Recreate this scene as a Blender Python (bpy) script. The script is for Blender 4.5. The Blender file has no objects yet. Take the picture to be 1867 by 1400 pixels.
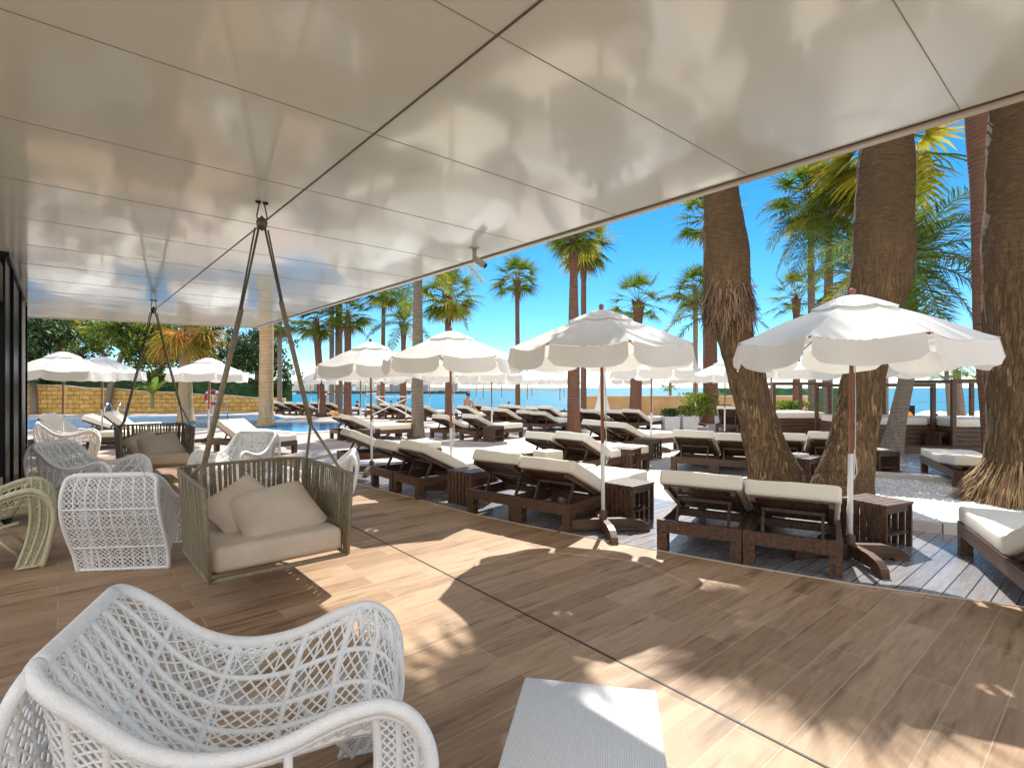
import bpy, bmesh, math, random
from mathutils import Vector, Matrix, noise
R = math.radians
PI = math.pi
C = bpy.context.scene.collection
F, CX, HY, EYE = 966.0, 933.5, 706.5, 1.6        # photo focal length (px), centre, horizon, eye height
CEIL = 3.13

def gp(px, py, h=0.0):
    """ground-plan position (X, Y) of a point of known height h seen in the photo"""
    d = F * (EYE - h) / (py - HY)
    return ((px - CX) / F * d, d)

def wp(px, py, d):
    return Vector(((px - CX) / F * d, d, EYE - (py - HY) / F * d))

D1 = Vector((-.651, .759, 0))
D2 = Vector((.759, .651, 0))

# ------------------------------------------------------------------ materials
MATS = {}
def mat(name, col, rough=.7, spec=.5, metal=0, col2=None, nscale=4, nstretch=(1, 1, 1), bump=0, bscale=None,
        trans=0, coat=0, island=0, detail=6, contrast=(.35, .65), coord='Object', tcol=None, sheen=0):
    m = bpy.data.materials.new(name); m.use_nodes = True
    nt = m.node_tree; N = nt.nodes; L = nt.links
    b = N['Principled BSDF']; out = N['Material Output']
    b.inputs['Roughness'].default_value = rough
    b.inputs['Specular IOR Level'].default_value = spec
    b.inputs['Metallic'].default_value = metal
    b.inputs['Base Color'].default_value = (*col, 1)
    if coat:
        b.inputs['Coat Weight'].default_value = coat; b.inputs['Coat Roughness'].default_value = .05
    csock = None
    if col2 is not None or bump:
        tc = N.new('ShaderNodeTexCoord'); mp = N.new('ShaderNodeMapping')
        mp.inputs['Scale'].default_value = nstretch
        L.new(tc.outputs[coord], mp.inputs[0])
        nz = N.new('ShaderNodeTexNoise'); nz.inputs['Scale'].default_value = nscale
        nz.inputs['Detail'].default_value = detail
        L.new(mp.outputs[0], nz.inputs[0])
    if col2 is not None:
        rp = N.new('ShaderNodeValToRGB')
        rp.color_ramp.elements[0].position = contrast[0]; rp.color_ramp.elements[1].position = contrast[1]
        rp.color_ramp.elements[0].color = (*col, 1); rp.color_ramp.elements[1].color = (*col2, 1)
        L.new(nz.outputs[0], rp.inputs[0]); csock = rp.outputs[0]
    if island:
        ge = N.new('ShaderNodeNewGeometry')
        hs = N.new('ShaderNodeHueSaturation')
        ma = N.new('ShaderNodeMapRange'); ma.inputs['To Min'].default_value = 1 - island; ma.inputs['To Max'].default_value = 1 + island * 1.3
        L.new(ge.outputs['Random Per Island'], ma.inputs[0]); L.new(ma.outputs[0], hs.inputs['Value'])
        mh = N.new('ShaderNodeMapRange'); mh.inputs['To Min'].default_value = .5 - island * .09; mh.inputs['To Max'].default_value = .5 + island * .05
        wn = N.new('ShaderNodeTexWhiteNoise'); wn.noise_dimensions = '1D'
        L.new(ge.outputs['Random Per Island'], wn.inputs['W']); L.new(wn.outputs[0], mh.inputs[0]); L.new(mh.outputs[0], hs.inputs['Hue'])
        if csock: L.new(csock, hs.inputs['Color'])
        else: hs.inputs['Color'].default_value = (*col, 1)
        csock = hs.outputs[0]
    if csock: L.new(csock, b.inputs['Base Color'])
    if bump:
        nb = N.new('ShaderNodeTexNoise'); nb.inputs['Scale'].default_value = bscale or nscale * 3; nb.inputs['Detail'].default_value = 5
        L.new(mp.outputs[0], nb.inputs[0])
        bp = N.new('ShaderNodeBump'); bp.inputs['Strength'].default_value = bump; bp.inputs['Distance'].default_value = .02
        L.new(nb.outputs[0], bp.inputs['Height']); L.new(bp.outputs[0], b.inputs['Normal'])
    if trans:
        t = N.new('ShaderNodeBsdfTranslucent'); mx = N.new('ShaderNodeMixShader'); mx.inputs[0].default_value = trans
        tc2 = tcol or col2 or col
        t.inputs[0].default_value = (*tc2, 1)
        if csock and tcol is None: L.new(csock, t.inputs[0])
        L.new(b.outputs[0], mx.inputs[1]); L.new(t.outputs[0], mx.inputs[2]); L.new(mx.outputs[0], out.inputs[0])
    MATS[name] = m
    return m

def node(m, kind): return m.node_tree.nodes.new(kind)

def planks(name, c1, c2, mortar, length, width, ang, rough, grain, msize=.004, gstr=.35, spec=.5, dark=.35):
    """boards of the given length and width, running along the angle ang"""
    m = bpy.data.materials.new(name); m.use_nodes = True
    N = m.node_tree.nodes; L = m.node_tree.links; b = N['Principled BSDF']
    tc = N.new('ShaderNodeTexCoord'); mp = N.new('ShaderNodeMapping'); mp.vector_type = 'TEXTURE'
    mp.inputs['Rotation'].default_value = (0, 0, ang)
    L.new(tc.outputs['Object'], mp.inputs[0])
    br = N.new('ShaderNodeTexBrick')
    br.inputs['Scale'].default_value = 1; br.inputs['Brick Width'].default_value = length; br.inputs['Row Height'].default_value = width
    br.inputs['Mortar Size'].default_value = msize; br.inputs['Mortar Smooth'].default_value = .1
    br.offset = .37; br.inputs['Bias'].default_value = 0
    br.inputs['Color1'].default_value = (0, 0, 0, 1); br.inputs['Color2'].default_value = (1, 1, 1, 1); br.inputs['Mortar'].default_value = (.5, .5, .5, 1)
    L.new(mp.outputs[0], br.inputs[0])
    sep = N.new('ShaderNodeSeparateColor'); L.new(br.outputs['Color'], sep.inputs[0])
    # grain, shifted from board to board
    sc = N.new('ShaderNodeMapping'); sc.inputs['Scale'].default_value = (1.1, 9, 1)
    L.new(mp.outputs[0], sc.inputs[0])
    ad = N.new('ShaderNodeVectorMath'); ad.operation = 'ADD'
    cm = N.new('ShaderNodeVectorMath'); cm.operation = 'SCALE'; cm.inputs['Scale'].default_value = 7
    L.new(br.outputs['Color'], cm.inputs[0]); L.new(sc.outputs[0], ad.inputs[0]); L.new(cm.outputs[0], ad.inputs[1])
    nz = N.new('ShaderNodeTexNoise'); nz.inputs['Scale'].default_value = grain; nz.inputs['Detail'].default_value = 8; nz.inputs['Roughness'].default_value = .7
    nz.inputs['Distortion'].default_value = .6
    L.new(ad.outputs[0], nz.inputs[0])
    n2 = N.new('ShaderNodeTexNoise'); n2.inputs['Scale'].default_value = 1.3; n2.inputs['Detail'].default_value = 4
    L.new(sc.outputs[0], n2.inputs[0])
    m1 = N.new('ShaderNodeMix'); m1.data_type = 'RGBA'
    m1.inputs['A'].default_value = (*c1, 1); m1.inputs['B'].default_value = (*c2, 1)
    f1 = N.new('ShaderNodeMath'); f1.operation = 'MULTIPLY_ADD'; f1.inputs[1].default_value = .55; 
    L.new(sep.outputs[0], f1.inputs[0])
    g = N.new('ShaderNodeMapRange'); g.inputs['From Min'].default_value = .3; g.inputs['From Max'].default_value = .7
    g.inputs['To Min'].default_value = -.05; g.inputs['To Max'].default_value = .55
    L.new(nz.outputs[0], g.inputs[0]); L.new(g.outputs[0], f1.inputs[2]); L.new(f1.outputs[0], m1.inputs['Factor'])
    # knots and scuffs
    rp = N.new('ShaderNodeValToRGB'); rp.color_ramp.elements[0].position = .30; rp.color_ramp.elements[1].position = .45
    rp.color_ramp.elements[0].color = (1 - dark, 1 - dark, 1 - dark, 1); rp.color_ramp.elements[1].color = (1, 1, 1, 1)
    L.new(n2.outputs[0], rp.inputs[0])
    mu = N.new('ShaderNodeMix'); mu.data_type = 'RGBA'; mu.blend_type = 'MULTIPLY'; mu.inputs['Factor'].default_value = 1
    L.new(m1.outputs['Result'], mu.inputs['A']); L.new(rp.outputs[0], mu.inputs['B'])
    m2 = N.new('ShaderNodeMix'); m2.data_type = 'RGBA'; m2.inputs['B'].default_value = (*mortar, 1)
    L.new(br.outputs['Fac'], m2.inputs['Factor']); L.new(mu.outputs['Result'], m2.inputs['A'])
    L.new(m2.outputs['Result'], b.inputs['Base Color'])
    rr = N.new('ShaderNodeMapRange'); rr.inputs['To Min'].default_value = rough - .08; rr.inputs['To Max'].default_value = rough + .15
    L.new(nz.outputs[0], rr.inputs[0]); L.new(rr.outputs[0], b.inputs['Roughness'])
    b.inputs['Specular IOR Level'].default_value = spec
    bp = N.new('ShaderNodeBump'); bp.inputs['Strength'].default_value = gstr; bp.inputs['Distance'].default_value = .004
    sb = N.new('ShaderNodeMath'); sb.operation = 'SUBTRACT'
    L.new(nz.outputs[0], sb.inputs[0]); L.new(br.outputs['Fac'], sb.inputs[1]); L.new(sb.outputs[0], bp.inputs['Height'])
    L.new(bp.outputs[0], b.inputs['Normal'])
    MATS[name] = m
    return m

A2 = math.atan2(D2.y, D2.x)
M_terrace = planks('wood_look_tile', (.25, .138, .070), (.52, .36, .225), (.50, .37, .25), 1.2, .20, A2, .5, 3.0, .003, .3, spec=.3, dark=.5)
M_deck = planks('weathered_deck', (.17, .17, .19), (.33, .31, .32), (.02, .018, .02), 3.2, .135, A2, .22, 3, .005, .5, spec=.9, dark=.25)
M_wood = mat('brown_timber', (.052, .026, .015), .45, col2=(.14, .070, .038), nscale=3, nstretch=(1, 9, 9), bump=.12)
M_woodred = mat('red_timber', (.23, .075, .04), .4, col2=(.33, .13, .07), nscale=6, nstretch=(6, 6, 1), bump=.06)
M_cush = mat('cream_cushion', (.80, .745, .62), .75, spec=.2, col2=(.85, .80, .69), nscale=2.5, bump=.25, bscale=5)
M_cloth = mat('parasol_cloth', (.82, .82, .79), .8, spec=.15, col2=(.88, .87, .84), nscale=3, bump=.45, bscale=3.5, trans=.22, tcol=(.86, .83, .76))
M_whitemetal = mat('white_metal', (.78, .77, .74), .35)
M_rattan = mat('white_rattan', (.84, .85, .85), .5, col2=(.90, .90, .89), nscale=30, bump=.35, bscale=140)
M_olive = mat('olive_rattan', (.52, .48, .31), .5, col2=(.62, .58, .40), nscale=30, bump=.35, bscale=140)
M_strap = mat('olive_strap', (.20, .165, .10), .6, col2=(.28, .235, .15), nscale=20, bump=.3, bscale=90)
M_rope = mat('grey_rope', (.13, .115, .085), .8, bump=.4, bscale=120)
M_taupe = mat('taupe_fabric', (.58, .49, .39), .85, spec=.15, col2=(.64, .545, .44), nscale=5, bump=.5, bscale=9, sheen=1)
M_black = mat('black_frame', (.008, .008, .009), .5, spec=.15)
M_glass = mat('dark_glass', (.005, .007, .010), .35, spec=.06)
M_conc = mat('pale_concrete', (.50, .46, .41), .8, col2=(.60, .55, .50), nscale=3, bump=.15, bscale=30)
M_stone = mat('pale_stone', (.62, .56, .44), .8, col2=(.70, .64, .52), nscale=4, bump=.2)
M_green = mat('planter_white', (.72, .73, .73), .5, col2=(.78, .78, .77), nscale=5)
M_red = mat('red_plastic', (.55, .03, .02), .35)
M_steel = mat('steel', (.75, .75, .75), .18, metal=1)
M_bronze = mat('bronze_metal', (.14, .12, .095), .4, metal=.7)
M_collar = mat('collar_fibre', (.13, .08, .045), .9, col2=(.24, .155, .085), nscale=5, island=.35)
M_orfrond = mat('orange_frond', (.52, .24, .05), .8, spec=.1, col2=(.62, .36, .08), nscale=2, trans=.45, island=.3)
M_straw = mat('straw_roots', (.22, .14, .065), .85, col2=(.42, .28, .13), nscale=6, island=.3)
M_skin = mat('skin', (.45, .24, .16), .55)
M_hair = mat('dark_hair', (.02, .015, .012), .5)
M_orange = mat('orange_cloth', (.75, .32, .04), .8)
M_teal = mat('green_cloth', (.03, .22, .16), .8)
M_navy = mat('navy_cloth', (.02, .03, .09), .8)
M_towel = mat('orange_towel', (.78, .38, .14), .95, col2=(.85, .55, .30), nscale=20, bump=.8, bscale=40)
M_towel2 = mat('yellow_towel', (.72, .45, .06), .95, col2=(.85, .68, .40), nscale=9, bump=.8, bscale=40)
M_paper = mat('white_paper', (.8, .8, .8), .6)
M_tanwall = mat('tan_render', (.56, .35, .16), .85, col2=(.64, .43, .22), nscale=1.5, bump=.2, bscale=20)
M_caphite = mat('white_coping', (.80, .76, .72), .7, col2=(.72, .69, .65), nscale=2)
M_beach = mat('beach_sand', (.50, .40, .28), .95, col2=(.60, .50, .37), nscale=.5, bump=.2)
M_hill = mat('coast_scrub', (.10, .13, .11), .95, col2=(.22, .21, .17), nscale=.02)
M_rock = mat('dark_rock', (.06, .06, .06), .9, col2=(.14, .13, .12), nscale=.5, bump=.6)
M_house = mat('cream_house', (.62, .56, .48), .85, col2=(.70, .66, .60), nscale=.1)
M_gloss_red = mat('terracotta', (.45, .18, .10), .8)
# foliage
M_fan = mat('fan_leaf', (.075, .145, .022), .8, spec=.06, col2=(.17, .23, .035), nscale=.7, trans=.42, island=.45)
M_fany = mat('yellow_leaf', (.25, .27, .025), .8, spec=.06, col2=(.42, .34, .04), nscale=2, trans=.45, island=.35)
M_dead = mat('dead_frond', (.25, .155, .08), .8, col2=(.38, .25, .13), nscale=2, trans=.2, island=.3)
M_feather = mat('feather_leaf', (.09, .16, .03), .8, spec=.06, col2=(.17, .24, .05), nscale=.9, trans=.4, island=.4)
M_leafd = mat('dark_leaf', (.025, .06, .016), .5, col2=(.07, .13, .03), nscale=.8, trans=.2, island=.5)
M_leafb = mat('bright_leaf', (.10, .18, .025), .5, col2=(.24, .30, .04), nscale=.8, trans=.4, island=.5)
M_stem = mat('green_stem', (.16, .19, .07), .6)
M_hedge = mat('hedge_green', (.02, .09, .03), .7, col2=(.05, .15, .04), nscale=3, bump=1, bscale=10)

def bark(name, c1, c2, c3, vs, hs, mixz, rings=0, bumpd=.03):
    """fissured bark: long vertical cracks low down, fine fibres across higher up (mixz = height of the change)"""
    m = bpy.data.materials.new(name); m.use_nodes = True
    N = m.node_tree.nodes; L = m.node_tree.links; b = N['Principled BSDF']; b.inputs['Roughness'].default_value = .85
    b.inputs['Specular IOR Level'].default_value = .2
    tc = N.new('ShaderNodeTexCoord')
    def nz(scale, st, det=6, dist=0):
        mp = N.new('ShaderNodeMapping'); mp.inputs['Scale'].default_value = st
        L.new(tc.outputs['Object'], mp.inputs[0])
        n = N.new('ShaderNodeTexNoise'); n.inputs['Scale'].default_value = scale; n.inputs['Detail'].default_value = det
        n.inputs['Distortion'].default_value = dist; n.inputs['Roughness'].default_value = .6
        L.new(mp.outputs[0], n.inputs[0]); return n.outputs[0]
    a = nz(vs, (1, 1, .15), 4, 1.4); c = nz(hs, (.35, .35, 3.2), 6); d = nz(2.2, (1, 1, .6), 5)
    sx = N.new('ShaderNodeSeparateXYZ'); L.new(tc.outputs['Object'], sx.inputs[0])
    mr = N.new('ShaderNodeMapRange'); mr.inputs['From Min'].default_value = mixz - .7; mr.inputs['From Max'].default_value = mixz + .9
    L.new(sx.outputs['Z'], mr.inputs[0])
    mh = N.new('ShaderNodeMix'); mh.data_type = 'FLOAT'
    ra = N.new('ShaderNodeMapRange'); ra.inputs['From Min'].default_value = .36; ra.inputs['From Max'].default_value = .64
    L.new(a, ra.inputs[0])
    rc = N.new('ShaderNodeMapRange'); rc.inputs['From Min'].default_value = .3; rc.inputs['From Max'].default_value = .7
    L.new(c, rc.inputs[0])
    L.new(mr.outputs[0], mh.inputs['Factor']); L.new(ra.outputs[0], mh.inputs['A']); L.new(rc.outputs[0], mh.inputs['B'])
    h = mh.outputs['Result']
    if rings:
        wv = N.new('ShaderNodeTexWave'); wv.bands_direction = 'Z'; wv.inputs['Scale'].default_value = rings; wv.inputs['Distortion'].default_value = 5
        wv.inputs['Detail'].default_value = 2
        L.new(tc.outputs['Object'], wv.inputs[0])
        m3 = N.new('ShaderNodeMix'); m3.data_type = 'FLOAT'; m3.inputs['Factor'].default_value = .3
        L.new(h, m3.inputs['A']); L.new(wv.outputs['Fac'], m3.inputs['B']); h = m3.outputs['Result']
    m1 = N.new('ShaderNodeMix'); m1.data_type = 'RGBA'; m1.inputs['A'].default_value = (*c1, 1); m1.inputs['B'].default_value = (*c2, 1)
    L.new(h, m1.inputs['Factor'])
    m2 = N.new('ShaderNodeMix'); m2.data_type = 'RGBA'; m2.inputs['B'].default_value = (*c3, 1)
    rd = N.new('ShaderNodeMapRange'); rd.inputs['From Min'].default_value = .4; rd.inputs['From Max'].default_value = .7; rd.inputs['To Max'].default_value = .7
    L.new(d, rd.inputs[0]); L.new(rd.outputs[0], m2.inputs['Factor']); L.new(m1.outputs['Result'], m2.inputs['A'])
    L.new(m2.outputs['Result'], b.inputs['Base Color'])
    bp = N.new('ShaderNodeBump'); bp.inputs['Strength'].default_value = 1; bp.inputs['Distance'].default_value = bumpd
    L.new(h, bp.inputs['Height']); L.new(bp.outputs[0], b.inputs['Normal'])
    MATS[name] = m; return m
M_bark = bark('big_bark', (.085, .046, .024), (.37, .235, .115), (.20, .125, .07), 23, 24, 3.2, 0, .06)
M_barkup = bark('red_bark', (.13, .055, .035), (.30, .17, .12), (.24, .12, .085), 16, 10, .5, 3.4, .04)
M_barkg = bark('grey_bark', (.16, .13, .10), (.34, .29, .23), (.26, .21, .16), 14, 8, 1.0, 3.8, .03)
M_barkpale = bark('pale_bark', (.34, .23, .12), (.58, .44, .28), (.42, .25, .09), 10, 6, 1.4, 2.6, .02)

# ------------------------------------------------------------------ mesh builder
class MB:
    def __init__(s): s.v = []; s.f = []; s.m = []; s.mi = 0
    def add(s, vs, fs):
        o = len(s.v); s.v.extend([tuple(v) for v in vs]); s.f.extend([tuple(i + o for i in f) for f in fs]); s.m.extend([s.mi] * len(fs))
    def hexa(s, P):
        s.add(P, [(0, 3, 2, 1), (4, 5, 6, 7), (0, 1, 5, 4), (1, 2, 6, 5), (2, 3, 7, 6), (3, 0, 4, 7)])
    def box(s, x0, x1, y0, y1, z0, z1):
        s.hexa([(x0, y0, z0), (x1, y0, z0), (x1, y1, z0), (x0, y1, z0), (x0, y0, z1), (x1, y0, z1), (x1, y1, z1), (x0, y1, z1)])
    def bar(s, p, q, w, h, up=(0, 0, 1)):
        p = Vector(p); q = Vector(q); d = (q - p).normalized(); u = Vector(up)
        if abs(d.dot(u)) > .98: u = Vector((1, 0, 0))
        a = d.cross(u).normalized() * w / 2; c = a.cross(d).normalized() * h / 2
        s.hexa([p - a - c, p + a - c, q + a - c, q - a - c, p - a + c, p + a + c, q + a + c, q - a + c])
    def tube(s, pts, r, n=6, closed=False, caps=True, flat=None):
        pts = [Vector(p) for p in pts]; k = len(pts)
        rr = r if isinstance(r, (list, tuple)) else [r] * k
        t = [(pts[min(i + 1, k - 1)] - pts[max(i - 1, 0)]) for i in range(k)]
        if closed: t = [pts[(i + 1) % k] - pts[i - 1] for i in range(k)]
        t = [x.normalized() if x.length > 1e-9 else Vector((0, 0, 1)) for x in t]
        u = Vector((0, 0, 1)) if abs(t[0].z) < .9 else Vector((1, 0, 0))
        vs = []
        for i in range(k):
            u = (u - t[i] * u.dot(t[i]))
            if u.length < 1e-6: u = Vector((1, 0, 0)).cross(t[i])
            u.normalize(); w = t[i].cross(u)
            for j in range(n):
                a = 2 * PI * j / n
                fu = 1 if flat is None else flat
                vs.append(pts[i] + (u * math.cos(a) * fu + w * math.sin(a)) * rr[i])
        fs = []
        for i in range(k if closed else k - 1):
            i2 = (i + 1) % k
            for j in range(n):
                fs.append((i * n + j, i * n + (j + 1) % n, i2 * n + (j + 1) % n, i2 * n + j))
        if caps and not closed:
            fs.append(tuple(range(n - 1, -1, -1))); fs.append(tuple((k - 1) * n + j for j in range(n)))
        s.add(vs, fs)
    def lathe(s, prof, n=16, c=(0, 0, 0)):
        vs = [(c[0] + r * math.cos(2 * PI * j / n), c[1] + r * math.sin(2 * PI * j / n), c[2] + z) for r, z in prof for j in range(n)]
        fs = [(i * n + j, i * n + (j + 1) % n, (i + 1) * n + (j + 1) % n, (i + 1) * n + j) for i in range(len(prof) - 1) for j in range(n)]
        s.add(vs, fs)
    def prism(s, poly, z0, z1):
        n = len(poly)
        s.add([(p[0], p[1], z0) for p in poly] + [(p[0], p[1], z1) for p in poly],
              [tuple(range(n - 1, -1, -1)), tuple(range(n, 2 * n))] + [(i, (i + 1) % n, n + (i + 1) % n, n + i) for i in range(n)])
    def grid(s, fn, nu, nv):
        vs = [fn(i / nu, j / nv) for i in range(nu + 1) for j in range(nv + 1)]
        w = nv + 1
        s.add(vs, [(i * w + j, (i + 1) * w + j, (i + 1) * w + j + 1, i * w + j + 1) for i in range(nu) for j in range(nv)])
    def mesh(s, name, mats, smooth=False):
        me = bpy.data.meshes.new(name); me.from_pydata(s.v, [], s.f)
        for x in (mats if isinstance(mats, (list, tuple)) else [mats]): me.materials.append(x)
        me.polygons.foreach_set('material_index', s.m)
        if smooth: me.polygons.foreach_set('use_smooth', [True] * len(s.f))
        me.update(); return me
    def build(s, name, mats, parent=None, smooth=False, loc=None, rz=0):
        o = bpy.data.objects.new(name, s.mesh(name, mats, smooth)); C.objects.link(o)
        if parent: o.parent = parent
        if loc is not None: o.location = loc; o.rotation_euler.z = rz
        return o

def rbox(name, m, parent, x0, x1, y0, y1, z0, z1, bev=.03, seg=3, mtx=None, puff=0):
    """bevelled box (cushions)"""
    bm = bmesh.new(); bmesh.ops.create_cube(bm, size=1)
    bmesh.ops.scale(bm, vec=(x1 - x0, y1 - y0, z1 - z0), verts=bm.verts)
    bmesh.ops.translate(bm, vec=((x0 + x1) / 2, (y0 + y1) / 2, (z0 + z1) / 2), verts=bm.verts)
    bmesh.ops.bevel(bm, geom=bm.edges[:], offset=bev, segments=seg, affect='EDGES', profile=.5)
    if puff:
        big = [e for e in bm.edges if e.calc_length() > .25]
        bmesh.ops.subdivide_edges(bm, edges=big, cuts=9, use_grid_fill=True)
        for v in bm.verts:
            n_ = noise.noise(Vector((v.co.x * 3.1, v.co.y * 4.2, v.co.z * 3 + puff * 100))); n2 = noise.noise(Vector((v.co.x * 9, v.co.y * 5, puff * 70)))
            v.co.z += (n_ * .016 + n2 * .006) * (1 if v.co.z > (z0 + z1) / 2 else .25); v.co.y += n2 * .006
    if mtx: bmesh.ops.transform(bm, matrix=mtx, verts=bm.verts)
    me = bpy.data.meshes.new(name); bm.to_mesh(me); bm.free(); me.materials.append(m)
    me.polygons.foreach_set('use_smooth', [True] * len(me.polygons))
    o = bpy.data.objects.new(name, me); C.objects.link(o)
    if parent: o.parent = parent
    return o

def empty(name, loc=(0, 0, 0), rz=0):
    o = bpy.data.objects.new(name, None); o.empty_display_size = .2; C.objects.link(o)
    o.location = loc; o.rotation_euler.z = rz; return o
def tag(o, label=None, cat=None, group=None, kind=None):
    if label: o['label'] = label
    if cat: o['category'] = cat
    if group: o['group'] = group
    if kind: o['kind'] = kind
    return o
def copy_tree(o, parent=None):
    c = o.copy(); C.objects.link(c); c.parent = parent
    if parent: c.matrix_parent_inverse = Matrix()
    for ch in list(o.children): copy_tree(ch, c)
    return c
class Proto:
    """first use hands out the original, later uses copies"""
    def __init__(s, root): s.root = root; s.used = False
    def put(s, loc, rz, label, cat, group=None, sc=1):
        o = copy_tree(s.root) if s.used else s.root
        s.used = True
        o.location = loc; o.rotation_euler.z = rz; o.scale = (sc, sc, sc)
        return tag(o, label, cat, group)
def ang(dx, dy): return math.atan2(dy, dx)
def cr(P, t):
    """Catmull-Rom through P, t in 0..1"""
    n = len(P) - 1; x = min(max(t, 0), 1) * n; i = min(int(x), n - 1); f = x - i
    p0 = P[max(i - 1, 0)]; p1 = P[i]; p2 = P[i + 1]; p3 = P[min(i + 2, n)]
    return tuple(.5 * (2 * b + (c - a) * f + (2 * a - 5 * b + 4 * c - d) * f * f + (3 * b - a - 3 * c + d) * f ** 3) for a, b, c, d in zip(p0, p1, p2, p3))
# ================================================================== camera, light, world
sc = bpy.context.scene
cam = bpy.data.cameras.new('camera'); co = bpy.data.objects.new('camera', cam); C.objects.link(co)
co.location = (0, 0, EYE); co.rotation_euler = (R(90), 0, 0)
cam.sensor_width = 36; cam.lens = 36 * F / 1867; cam.shift_y = 6.5 / 1867
cam.clip_end = 30000; cam.clip_start = .05
sc.camera = co
SX, SY = .26, .89                                   # towards the sun, per metre of height
EL = math.atan2(1, math.hypot(SX, SY)); AZ = math.atan2(SX, SY)
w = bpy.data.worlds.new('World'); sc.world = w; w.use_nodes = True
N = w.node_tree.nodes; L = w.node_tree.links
sky = N.new('ShaderNodeTexSky'); sky.sky_type = 'NISHITA'; sky.sun_disc = False
sky.sun_elevation = EL; sky.sun_rotation = AZ; sky.air_density = 1.0; sky.dust_density = 0; sky.ozone_density = 4; sky.altitude = 2500
hs = N.new('ShaderNodeHueSaturation'); hs.inputs['Saturation'].default_value = 1.3; hs.inputs['Hue'].default_value = .49; hs.inputs['Value'].default_value = 1.25
L.new(sky.outputs[0], hs.inputs['Color'])
# unseen cloud bank behind and above the camera, added to brighten the canopy shade
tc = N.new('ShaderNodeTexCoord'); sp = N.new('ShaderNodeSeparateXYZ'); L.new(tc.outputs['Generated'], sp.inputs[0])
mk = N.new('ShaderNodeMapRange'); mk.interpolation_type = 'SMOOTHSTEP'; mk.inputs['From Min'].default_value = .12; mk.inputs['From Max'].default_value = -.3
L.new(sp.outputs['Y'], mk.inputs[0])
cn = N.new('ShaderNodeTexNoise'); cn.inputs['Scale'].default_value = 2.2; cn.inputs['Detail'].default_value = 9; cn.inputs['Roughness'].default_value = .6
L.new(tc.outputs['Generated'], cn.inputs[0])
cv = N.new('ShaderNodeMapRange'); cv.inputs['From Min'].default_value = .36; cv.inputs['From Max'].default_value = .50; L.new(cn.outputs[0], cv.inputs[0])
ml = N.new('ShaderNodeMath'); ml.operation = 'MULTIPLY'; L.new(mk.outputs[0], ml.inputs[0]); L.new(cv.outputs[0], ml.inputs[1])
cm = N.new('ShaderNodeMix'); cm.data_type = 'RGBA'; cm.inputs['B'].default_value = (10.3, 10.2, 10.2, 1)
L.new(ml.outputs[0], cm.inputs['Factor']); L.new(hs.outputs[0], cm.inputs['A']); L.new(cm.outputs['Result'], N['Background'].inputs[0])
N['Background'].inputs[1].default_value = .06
sun = bpy.data.lights.new('sun', 'SUN'); so = bpy.data.objects.new('sun', sun); C.objects.link(so)
sun.energy = 3.1; sun.angle = R(.5); sun.color = (1, .95, .87)
sun.angle = R(.6)
so.rotation_euler = Vector((SX, SY, 1)).to_track_quat('Z', 'Y').to_euler()
sc.view_settings.view_transform = 'Standard'; sc.view_settings.look = 'None'
sc.view_settings.exposure = 1.33; sc.view_settings.gamma = 1
cy = sc.cycles
cy.max_bounces = 9; cy.diffuse_bounces = 6; cy.glossy_bounces = 4; cy.transmission_bounces = 4; cy.transparent_max_bounces = 8
cy.use_denoising = True; cy.caustics_reflective = False; cy.caustics_refractive = False; cy.sample_clamp_indirect = 6

# ================================================================== setting
def sheet(name, poly, z, m, kind='structure', thick=0):
    mb = MB()
    if thick: mb.prism(poly, z - thick, z)
    else: mb.add([(x, y, z) for x, y in poly], [tuple(range(len(poly)))])
    return tag(mb.build(name, m), kind=kind)

# pool deck paving
mp_ = bpy.data.materials.new('pink_paving'); mp_.use_nodes = True
N = mp_.node_tree.nodes; L = mp_.node_tree.links; b = N['Principled BSDF']; b.inputs['Roughness'].default_value = .6
tc = N.new('ShaderNodeTexCoord'); mpp = N.new('ShaderNodeMapping'); mpp.vector_type = 'TEXTURE'; mpp.inputs['Rotation'].default_value = (0, 0, A2)
L.new(tc.outputs['Object'], mpp.inputs[0])
br = N.new('ShaderNodeTexBrick'); br.inputs['Scale'].default_value = 1; br.inputs['Brick Width'].default_value = 1.2; br.inputs['Row Height'].default_value = .6
br.inputs['Color1'].default_value = (.54, .44, .37, 1); br.inputs['Color2'].default_value = (.60, .50, .43, 1); br.inputs['Mortar'].default_value = (.40, .33, .29, 1); br.inputs['Mortar Size'].default_value = .004
L.new(mpp.outputs[0], br.inputs[0])
nz = N.new('ShaderNodeTexNoise'); nz.inputs['Scale'].default_value = .8; nz.inputs['Detail'].default_value = 8; L.new(tc.outputs['Object'], nz.inputs[0])
rp = N.new('ShaderNodeValToRGB'); rp.color_ramp.elements[0].position = .3; rp.color_ramp.elements[0].color = (.78, .78, .8, 1); rp.color_ramp.elements[1].position = .6; rp.color_ramp.elements[1].color = (1, 1, 1, 1)
L.new(nz.outputs[0], rp.inputs[0])
mu = N.new('ShaderNodeMix'); mu.data_type = 'RGBA'; mu.blend_type = 'MULTIPLY'; mu.inputs['Factor'].default_value = 1
L.new(br.outputs[0], mu.inputs['A']); L.new(rp.outputs[0], mu.inputs['B']); L.new(mu.outputs['Result'], b.inputs['Base Color'])
M_paving = mp_

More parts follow.
